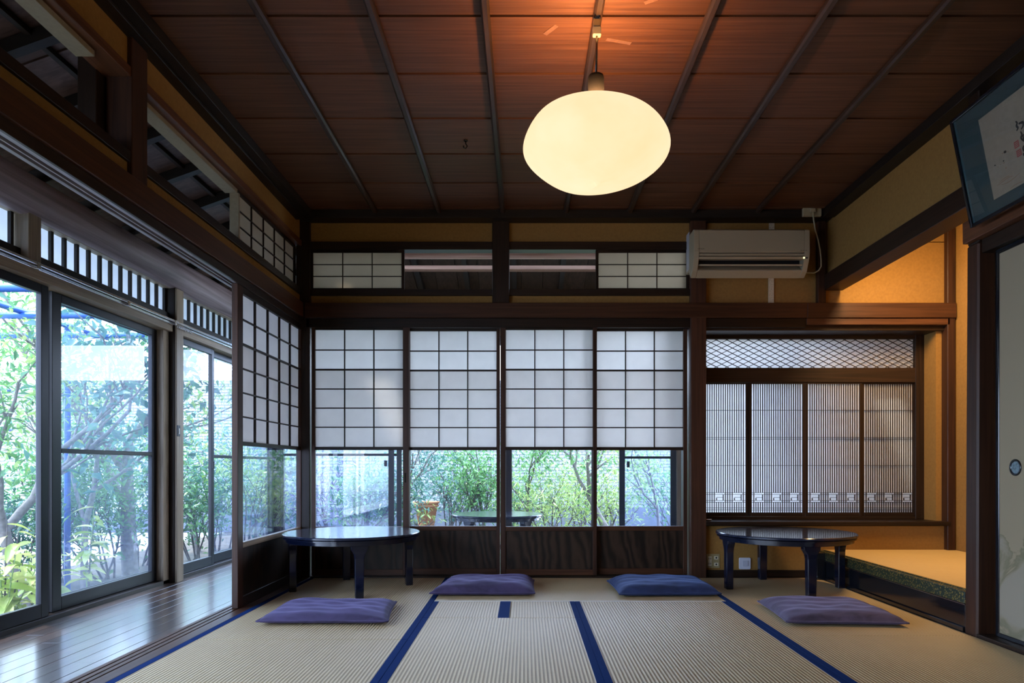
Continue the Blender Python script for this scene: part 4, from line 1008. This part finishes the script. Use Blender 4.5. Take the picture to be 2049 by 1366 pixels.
# ================================================================== GARDEN
GZ = -.38
SOIL = plain('garden_soil', (.10, .085, .06), .95, noise=.4, nscale=12, bump=.6)
CONC = plain('street_concrete', (.62, .62, .62), .9, noise=.08, nscale=4)
gr = MB(); 
box('ground', SOIL, None, -5.3, 5, -3, 12.6, GZ-.1, GZ, 0, label='dark planted garden soil outside the corridor', cat='ground', kind='structure')
box('street', CONC, None, -40, -5.32, -20, 40, GZ-.1, GZ-.01, 0, label='pale street paving beyond the garden', cat='street', kind='structure')
box('stepping_slab', plain('slab_stone', (.30, .31, .33), .8, noise=.15, nscale=15, bump=.2), None, -3.35, -2.62, 4.9, 6.8, GZ, GZ+.20, .01, label='grey stone step outside the corridor beyond the post', cat='stone')
# tiled wall
tw = root('wall_tiled', 'white glazed brick-tile garden wall with grey concrete base', 'wall', (-2, 12.5, GZ), kind='structure')
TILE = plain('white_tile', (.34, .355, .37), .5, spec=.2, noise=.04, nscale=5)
YT = 12.5; WX0, WX1 = -10.5, 4.0
tz0 = BZ(1015, YT)
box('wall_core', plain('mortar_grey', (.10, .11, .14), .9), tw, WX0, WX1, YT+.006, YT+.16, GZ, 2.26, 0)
box('concrete_base', plain('base_concrete', (.13, .14, .16), .9, noise=.15, nscale=6), tw, WX0, WX1, YT-.03, YT+.006, GZ, tz0-.005, .003)
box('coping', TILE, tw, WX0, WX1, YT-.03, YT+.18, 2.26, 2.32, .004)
tpx, tpz = .117, .0555
cells = []
row = 0; zz = tz0
while zz < 2.24:
    xx = WX0+(row % 2)*tpx/2
    while xx < WX1-.06: cells.append((xx, zz)); xx += tpx
    zz += tpz; row += 1
cxr = lambda c: VX+(c[0]+tpx/2)*F/YT
vis = lambda c: (632 < cxr(c) < 1360) and (900 < VY-(c[1]-H)*F/YT < 1015)
near = sorted([c for c in cells if vis(c)], key=lambda c: abs(cxr(c)-760)+3*abs(VY-(c[1]-H)*F/YT-940))[:300]
nearset = set(near)
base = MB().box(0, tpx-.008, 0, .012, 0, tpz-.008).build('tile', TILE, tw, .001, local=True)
me_t = base.data
for i, c in enumerate(near):
    o = base if i == 0 else base.copy()
    if i: COL.objects.link(o)
    o.parent = tw; o.location = Vector((c[0], YT-.008+rng.uniform(-.001, .001), c[1]))-OFF[tw]
tb = MB()
for c in cells:
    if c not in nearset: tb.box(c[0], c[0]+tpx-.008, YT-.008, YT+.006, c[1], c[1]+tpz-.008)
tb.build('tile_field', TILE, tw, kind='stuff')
# street rails beyond the left garden
RAILM = plain('white_rail_paint', (.8, .8, .8), .5)
fn = root('street_railing', 'white horizontal railing between garden and street', 'railing', (-6.5, 6, GZ))
for zq in (.06, .42, .74): box('rail', RAILM, fn, -6.54, -6.50, 2.0, 12.4, zq, zq+.07, .004)
for yq2 in np.arange(2.2, 12.4, 1.7): box('rail_post', RAILM, fn, -6.53, -6.47, yq2, yq2+.07, GZ, .84, .004)
# building across the street
bd = root('building', 'pale building across the street behind the trees', 'building', (-16, 9, GZ))
PBW = plain('pale_facade', (.70, .70, .68), .9, noise=.05)
box('facade', PBW, bd, -19, -16, 0, 24, GZ, 4.0, 0)
for k in range(6):
    fwn = box('window', plain('far_glass', (.10, .13, .16), .2) if k == 0 else bpy.data.materials['far_glass'], bd, -16.03, -15.98, 1.5+k*3.6, 3.2+k*3.6, 1.0, 2.4, .005)
# blue pergola
BLUE = plain('blue_steel', (.02, .10, .42), .4, metal=.1)
pg = root('blue_pergola', 'blue steel pergola frame above the left garden', 'pergola', (-4.2, 5.0, GZ))
def pgp(px, py, Y): return (BX(px, Y), Y, BZ(py, Y))
def bar(nm, a, b, w_, m, par): 
    MB().tube([a, b], w_, 4).build(nm, m, par)
PZt = 2.05
for yv in (4.1, 5.0, 5.9, 6.8): bar('cross_bar', (-5.2, yv, PZt), (-3.25, yv, PZt), .028, BLUE, pg)
for xv in (-5.2, -4.25, -3.25): bar('long_bar', (xv, 3.6, PZt+.04), (xv, 7.2, PZt+.04), .028, BLUE, pg)
for xv, yv in ((-5.2, 3.7), (-4.25, 6.5)): bar('pergola_post', (xv, yv, GZ), (xv, yv, PZt+.04), .032, BLUE, pg)
for zq in (1.15, 1.55): bar('side_bar', (-5.2, 3.7, zq), (-5.2, 7.1, zq), .018, BLUE, pg)

BARK = plain('grey_bark', (.20, .18, .16), .9, noise=.35, nscale=25, bump=.6); BARKD = plain('dark_bark', (.09, .075, .065), .9, noise=.35, nscale=25, bump=.6)
LV = dict(green=leafmat('leaf_green', (.07, .22, .07), (.22, .45, .13)), dark=leafmat('leaf_dark', (.02, .09, .06), (.07, .20, .10)),
          lime=leafmat('leaf_lime', (.22, .40, .08), (.50, .62, .20)), blue=leafmat('leaf_bluish', (.05, .16, .13), (.14, .32, .22)),
          yellow=leafmat('leaf_yellow', (.42, .50, .14), (.75, .78, .38)), purple=leafmat('leaf_purple', (.14, .10, .20), (.28, .22, .34)))
def leaves(anchors, n, size, spread, seed, aspect=2.6, droop=.3):
    """n small folded leaves scattered round anchor points -> numpy verts, faces"""
    g = np.random.default_rng(seed); A = np.array(anchors)
    idx = g.integers(0, len(A), n); P = A[idx]+g.normal(0, 1, (n, 3))*np.array(spread)
    th = g.uniform(0, 2*PI, n); el = g.normal(-droop, .5, n)
    D = np.stack([np.cos(th)*np.cos(el), np.sin(th)*np.cos(el), np.sin(el)], 1)
    up = np.stack([g.normal(0, .45, n), g.normal(0, .45, n), np.ones(n)], 1)
    Sd = np.cross(D, up); Sd /= np.linalg.norm(Sd, axis=1)[:, None]+1e-9; Nn = np.cross(Sd, D)
    s = size*g.uniform(.6, 1.35, n)[:, None]; w_ = s/aspect
    v0 = P; v1 = P+D*s*.45+Sd*w_*.5+Nn*w_*.18; v2 = P+D*s-Nn*s*.12; v3 = P+D*s*.45-Sd*w_*.5+Nn*w_*.18
    V = np.stack([v0, v1, v2, v3], 1).reshape(-1, 3)
    b = np.arange(n)[:, None]*4
    Fc = np.concatenate([b+np.array([[0, 1, 2]]), b+np.array([[0, 2, 3]])], 1).reshape(-1, 3)
    return V, Fc
def inside(p, m=0.0):
    # true where the house and its eaves stand
    return (p[..., 0] > -2.62-m) & (p[..., 1] < 7.12+m) | (p[..., 0] > -3.2-m) & (p[..., 1] < 8.1) & (p[..., 2] > 1.85) | (p[..., 0] > -1.8) & (p[..., 1] < 7.7+m) & (p[..., 2] > 2.0) | (p[..., 1] > 12.42)
def npmesh(name, V, Fc, mat, parent, **k):
    if name == 'foliage':
        keep = ~inside(V.reshape(-1, 4, 3), .05).any(1); V = V.reshape(-1, 4, 3)[keep].reshape(-1, 3); nl = len(V)//4
        b = np.arange(nl)[:, None]*4; Fc = np.concatenate([b+np.array([[0, 1, 2]]), b+np.array([[0, 2, 3]])], 1).reshape(-1, 3)
    V = V-np.array(OFF[parent]); me = bpy.data.meshes.new(name)
    me.vertices.add(len(V)); me.vertices.foreach_set('co', V.astype('f').ravel())
    me.loops.add(Fc.size); me.loops.foreach_set('vertex_index', Fc.astype('i').ravel())
    me.polygons.add(len(Fc)); me.polygons.foreach_set('loop_start', np.arange(0, Fc.size, 3, dtype='i')); me.polygons.foreach_set('loop_total', np.full(len(Fc), 3, dtype='i'))
    me.update(); me.validate(); me.materials.append(mat)
    o = bpy.data.objects.new(name, me); COL.objects.link(o); o.parent = parent; return setp(o, **k)
def grow(rg, p, d, ln, r, depth, tips, mb, bend=.35, split=3):
    pts = [p]; rad = [r]; q = p.copy(); dd = d.copy(); st = 4
    for i in range(st):
        dd = (dd+Vector((rg.gauss(0, bend), rg.gauss(0, bend), rg.gauss(.05, bend*.6)))*.35).normalized()
        nq = q+dd*ln/st
        if inside(np.array(nq), .12): dd = Vector((-abs(dd.x)-.3 if q.x < -2 and q.y < 8 else dd.x, abs(dd.y)+.3 if q.y > 7 and q.y < 10 else (-abs(dd.y) if q.y > 11 else dd.y), dd.z)).normalized()
        q = q+dd*ln/st; pts.append(q.copy()); rad.append(r*(1-.42*(i+1)/st))
        if depth <= 1: tips.append(tuple(q))
    mb.tube(pts, rad, 7 if r > .015 else 5, caps=False)
    if depth > 0:
        for k in range(split):
            a = rg.uniform(0, 2*PI); sp = rg.uniform(.4, .95); base = pts[rg.choice([2, 3, 4])]
            nd = (dd+Vector((math.cos(a)*sp, math.sin(a)*sp, rg.uniform(-.1, .45)))).normalized()
            grow(rg, base, nd, ln*rg.uniform(.55, .8), r*.55, depth-1, tips, mb, bend, split)
    else: tips.append(tuple(q))
def tree(name, label, cat, base, h, r, n, size, leaf, seed, depth=3, lean=(0, 0), spread=.10, bark=None, split=3, group=None, stems=1, aspect=2.6, first=.42, trunk=None):
    rg = random.Random(seed); t = root(name, label, cat, base, group=group); mb = MB(); tips = []
    for s_ in range(stems):
        d = Vector((lean[0]+(rg.gauss(0, .25) if stems > 1 else 0), lean[1]+(rg.gauss(0, .25) if stems > 1 else 0), 1)).normalized()
        b = Vector(base)+Vector((rg.gauss(0, .05), rg.gauss(0, .05), 0))*(stems > 1)
        grow(rg, b, d, h*first, r, depth, tips, mb, split=split)
    mb.build('trunk' if stems == 1 else 'stems', bark or BARK, t)
    V, Fc = leaves(tips, int(n*(.42 if name == 'garden_shrub' else .42)), size, (spread,)*3, seed+50, aspect); npmesh('foliage', V, Fc, LV[leaf], t, kind='stuff')
    return t
def at(px, Y, zz=GZ): return (BX(px, Y), Y, zz)
def bush(label, px, Y, h, wd, n, size, leaf, seed, stems=6, aspect=2.6, group='garden shrubs', lean=(0, 0), name='garden_shrub'):
    return tree(name, label, 'shrub', at(px, Y), h, .012, n, size, leaf, seed, depth=2, spread=wd, stems=stems, bark=BARKD, aspect=aspect, first=.5, group=group, lean=lean)
# --- left garden
GT = 'trees in the garden'
tree('garden_tree', 'pale-barked tree with crooked trunk at the far left of the garden', 'tree', at(62, 5.5), 3.2, .05, 3800, .075, 'green', 21, depth=3, lean=(-.22, -.1), spread=.16, group=GT)
tree('garden_tree', 'bushy tree with big green leaves behind the leftmost glass door', 'tree', at(-90, 5.3), 3.3, .045, 1500, .11, 'blue', 24, depth=3, lean=(.02, -.05), spread=.22, group=GT, aspect=1.7)
tree('garden_tree', 'leafy tree behind the left mesh door, trunk near the corridor post', 'tree', at(262, 7.4), 3.4, .085, 5200, .085, 'green', 27, depth=3, lean=(-.12, -.05), spread=.24, group=GT)
tree('garden_tree', 'small tree in the middle of the left mesh door', 'tree', at(170, 6.4), 3.0, .035, 3400, .08, 'lime', 31, depth=3, lean=(.05, .0), spread=.22, group=GT)
tree('garden_tree', 'tree with fine dark leaves beyond the corridor post', 'tree', at(395, 9.6), 3.1, .05, 2600, .075, 'dark', 33, depth=3, lean=(-.2, 0), spread=.16, group=GT)
bush('low dark green shrub beneath the far left tree', 20, 6.2, .95, .13, 2600, .075, 'dark', 41)
bush('broad green shrub low behind the left mesh door', 215, 7.2, 1.35, .17, 4600, .08, 'green', 42)
bush('bluish shrub at the right edge of the left mesh door', 285, 8.2, 1.7, .18, 4200, .08, 'blue', 43)
bush('light green shrub between left glass door stiles', 118, 7.0, 1.15, .15, 3000, .075, 'green', 44)
bush('dense shrub seen between corridor post and sash stile', 385, 8.6, 1.35, .17, 4200, .075, 'green', 45)
bush('tall airy shrub beyond the sash lock', 440, 9.6, 1.9, .2, 3800, .075, 'blue', 46)
bush('round shrub seen in the lower pane of the left corner screen', 540, 9.2, 1.3, .18, 4200, .075, 'blue', 47)
bush('yellow-green shrub in the top of the corner screen pane', 508, 8.2, 1.65, .13, 2000, .08, 'lime', 48)
def bushw(label, x, y, h, wd, n, leaf, seed):
    tree('garden_shrub', label, 'shrub', (x, y, GZ), h, .012, n, .08, leaf, seed, depth=2, spread=wd, stems=6, bark=BARKD, first=.5, group='garden shrubs')
bushw('green hedge shrub beside the near end of the corridor', -4.6, 2.6, 1.3, .17, 5000, 'green', 81)
bushw('bluish hedge shrub left of the far left tree', -4.9, 3.8, 1.5, .18, 5000, 'blue', 82)
# --- rear garden
tree('garden_tree', 'crooked tree seen through the left rear pane', 'tree', at(722, 9.2), 2.1, .05, 2600, .075, 'blue', 51, depth=3, lean=(.35, 0), spread=.15, group=GT)
tree('garden_tree', 'forked smooth-barked tree beside the right rear sash stile', 'tree', at(1238, 9.4), 2.6, .055, 1400, .075, 'green', 53, depth=2, lean=(-.32, 0), spread=.16, group=GT)
tree('garden_tree', 'slender forked sapling in the right rear pane', 'tree', at(1318, 9.0), 2.0, .028, 1500, .075, 'lime', 55, depth=2, lean=(.0, 0), spread=.16, group=GT, bark=BARK)
tree('garden_tree', 'thin dark sapling behind the middle panes', 'tree', at(1052, 9.8), 2.2, .024, 1700, .075, 'green', 57, depth=2, lean=(-.1, 0), spread=.18, group=GT, bark=BARKD)
tree('garden_tree', 'thin twiggy tree above the rear table', 'tree', at(972, 10.0), 2.1, .026, 2300, .08, 'green', 59, depth=2, lean=(-.05, 0), spread=.16, group=GT, bark=BARKD)
bush('purple-leaved shrub at the left edge of the rear panes', 652, 10.0, 1.35, .12, 1200, .085, 'purple', 61)
bush('bushy green shrub low in the left rear pane', 728, 9.0, 1.25, .15, 4200, .075, 'green', 62)
bush('leafy shrub right of the orange planter', 905, 10.2, 1.35, .15, 2400, .08, 'blue', 63)
bush('fresh green shrub above the rear table', 960, 9.6, 1.2, .13, 1900, .08, 'green', 64)
bush('grassy bamboo-leaved shrub right of the rear middle post', 1100, 9.5, 1.2, .16, 3200, .095, 'lime', 65, aspect=6)
bush('pale bamboo-leaved shrub in the third pane', 1165, 10.3, 1.25, .17, 3200, .095, 'lime', 66, aspect=6)
bush('green bamboo-leaved shrub behind the rear table', 1045, 10.6, 1.05, .16, 2600, .09, 'green', 67, aspect=5)
bush('low pale shrub under the forked tree', 1215, 10.6, 1.0, .14, 2000, .085, 'lime', 68, aspect=5)
bush('sparse light shrub in the right rear pane', 1345, 10.6, 1.3, .15, 1700, .085, 'green', 69)
bush('small leafy shrub in front of the orange planter', 842, 8.9, .62, .08, 420, .085, 'lime', 70, aspect=5)
# planter
pp = root('planter', 'orange terracotta planter with ribbed rim on a block in the rear garden', 'planter', at(854, 9.9))
px_, py_ = BX(853, 9.9), 9.9; zt = BZ(1003, 9.9)
TERR = plain('terracotta', (.62, .27, .13), .8, noise=.12, nscale=15)
MB().lathe([(.11, -.36), (.155, -.075), (.178, -.070), (.180, -.050), (.170, -.047), (.172, -.030), (.186, -.026), (.188, 0), (.168, 0), (.160, -.03)], (px_, py_, zt), 40, capt=False).build('pot', TERR, pp)
MB().lathe([(.165, -.035), (.001, -.028)], (px_, py_, zt), 24, False, True).build('potting_soil', SOIL, pp)
box('block', CONC, pp, px_-.16, px_+.16, py_-.14, py_+.14, GZ, zt-.361, .006)

# --- broad-leaved plants, each leaf its own part
def bigleaf(L=.16, W=.062):
    vs = []; fs = []; n_ = 6
    for i in range(n_+1):
        t = i/n_; wv = W/2*math.sin(PI*min(1, t*.92+.06))**.8*(1-.25*t)
        zc = -.32*L*t*t+.02*L*t; xx_ = L*t
        vs += [(xx_, -wv, zc+wv*.35), (xx_, 0, zc), (xx_, wv, zc+wv*.35)]
    for i in range(n_):
        a = 3*i; fs += [(a, a+3, a+4, a+1), (a+1, a+4, a+5, a+2)]
    me = bpy.data.meshes.new('leaf'); me.from_pydata(vs, [], fs); me.polygons.foreach_set('use_smooth', [True]*len(fs)); return me
def objleaf(name, c1, c2):
    m = leafmat(name, c1, c2); t = m.node_tree
    oi = N(t, 'ShaderNodeObjectInfo')
    for n_ in t.nodes:
        if n_.type == 'VALTORGB': t.links.new(oi.outputs['Random'], n_.inputs[0])
    return m
YL = objleaf('broad_yellow_leaf', (.30, .42, .06), (.74, .76, .30))
def broad(label, base, h, nstem, nleaf, L, seed, tiltr=.5):
    rg = random.Random(seed); t = root('broad_leaved_plant', label, 'plant', base, group='yellow-green broad-leaved plants')
    me = bigleaf(L, L*.42); me.materials.append(YL)
    for s_ in range(nstem):
        a = rg.uniform(0, 2*PI); tl = rg.uniform(.05, tiltr); hh_ = h*rg.uniform(.6, 1.0)
        pts = [Vector((math.cos(a)*tl*hh_*(q/4)**1.5, math.sin(a)*tl*hh_*(q/4)**1.5, hh_*q/4)) for q in range(5)]
        MB().tube(pts, [.006, .005, .005, .004, .003], 6).build('stem', BARKD if s_ % 2 else plain('green_stem', (.2, .3, .1), .7) if 'green_stem' not in bpy.data.materials else bpy.data.materials['green_stem'], t, local=True)
        for k in range(nleaf):
            f = .35+.65*(k+1)/nleaf; i0 = min(3, int(f*4)); p = pts[i0].lerp(pts[min(4, i0+1)], f*4-i0)
            o = bpy.data.objects.new('leaf', me); COL.objects.link(o); o.parent = t; o.location = p
            o.rotation_euler = (rg.gauss(0, .25), rg.uniform(-.35, .35), a+k*2.4+rg.gauss(0, .3)); sc = rg.uniform(.7, 1.2)*(1.1-.4*f); o.scale = (sc,)*3
    return t
broad('yellow-green broad-leaved plant low behind the leftmost glass door', at(8, 4.35), .82, 9, 7, .21, 3)
broad('second yellow-green broad-leaved plant right beside the leftmost one', at(62, 4.75), .66, 7, 6, .19, 5)
broad('single yellow-leaved plant seen through the milky mesh door', at(176, 5.5), .95, 4, 8, .20, 9, .12)

# window portals
portal((-2.60, 2.7, .93), (1, 0, 0), 8.6, 2.2)
portal((-.4, YR+.12, .95), (0, -1, 0), 4.2, 2.1)
portal((2.0, 5.30, 1.0), (0, -1, 0), 1.8, 1.6)
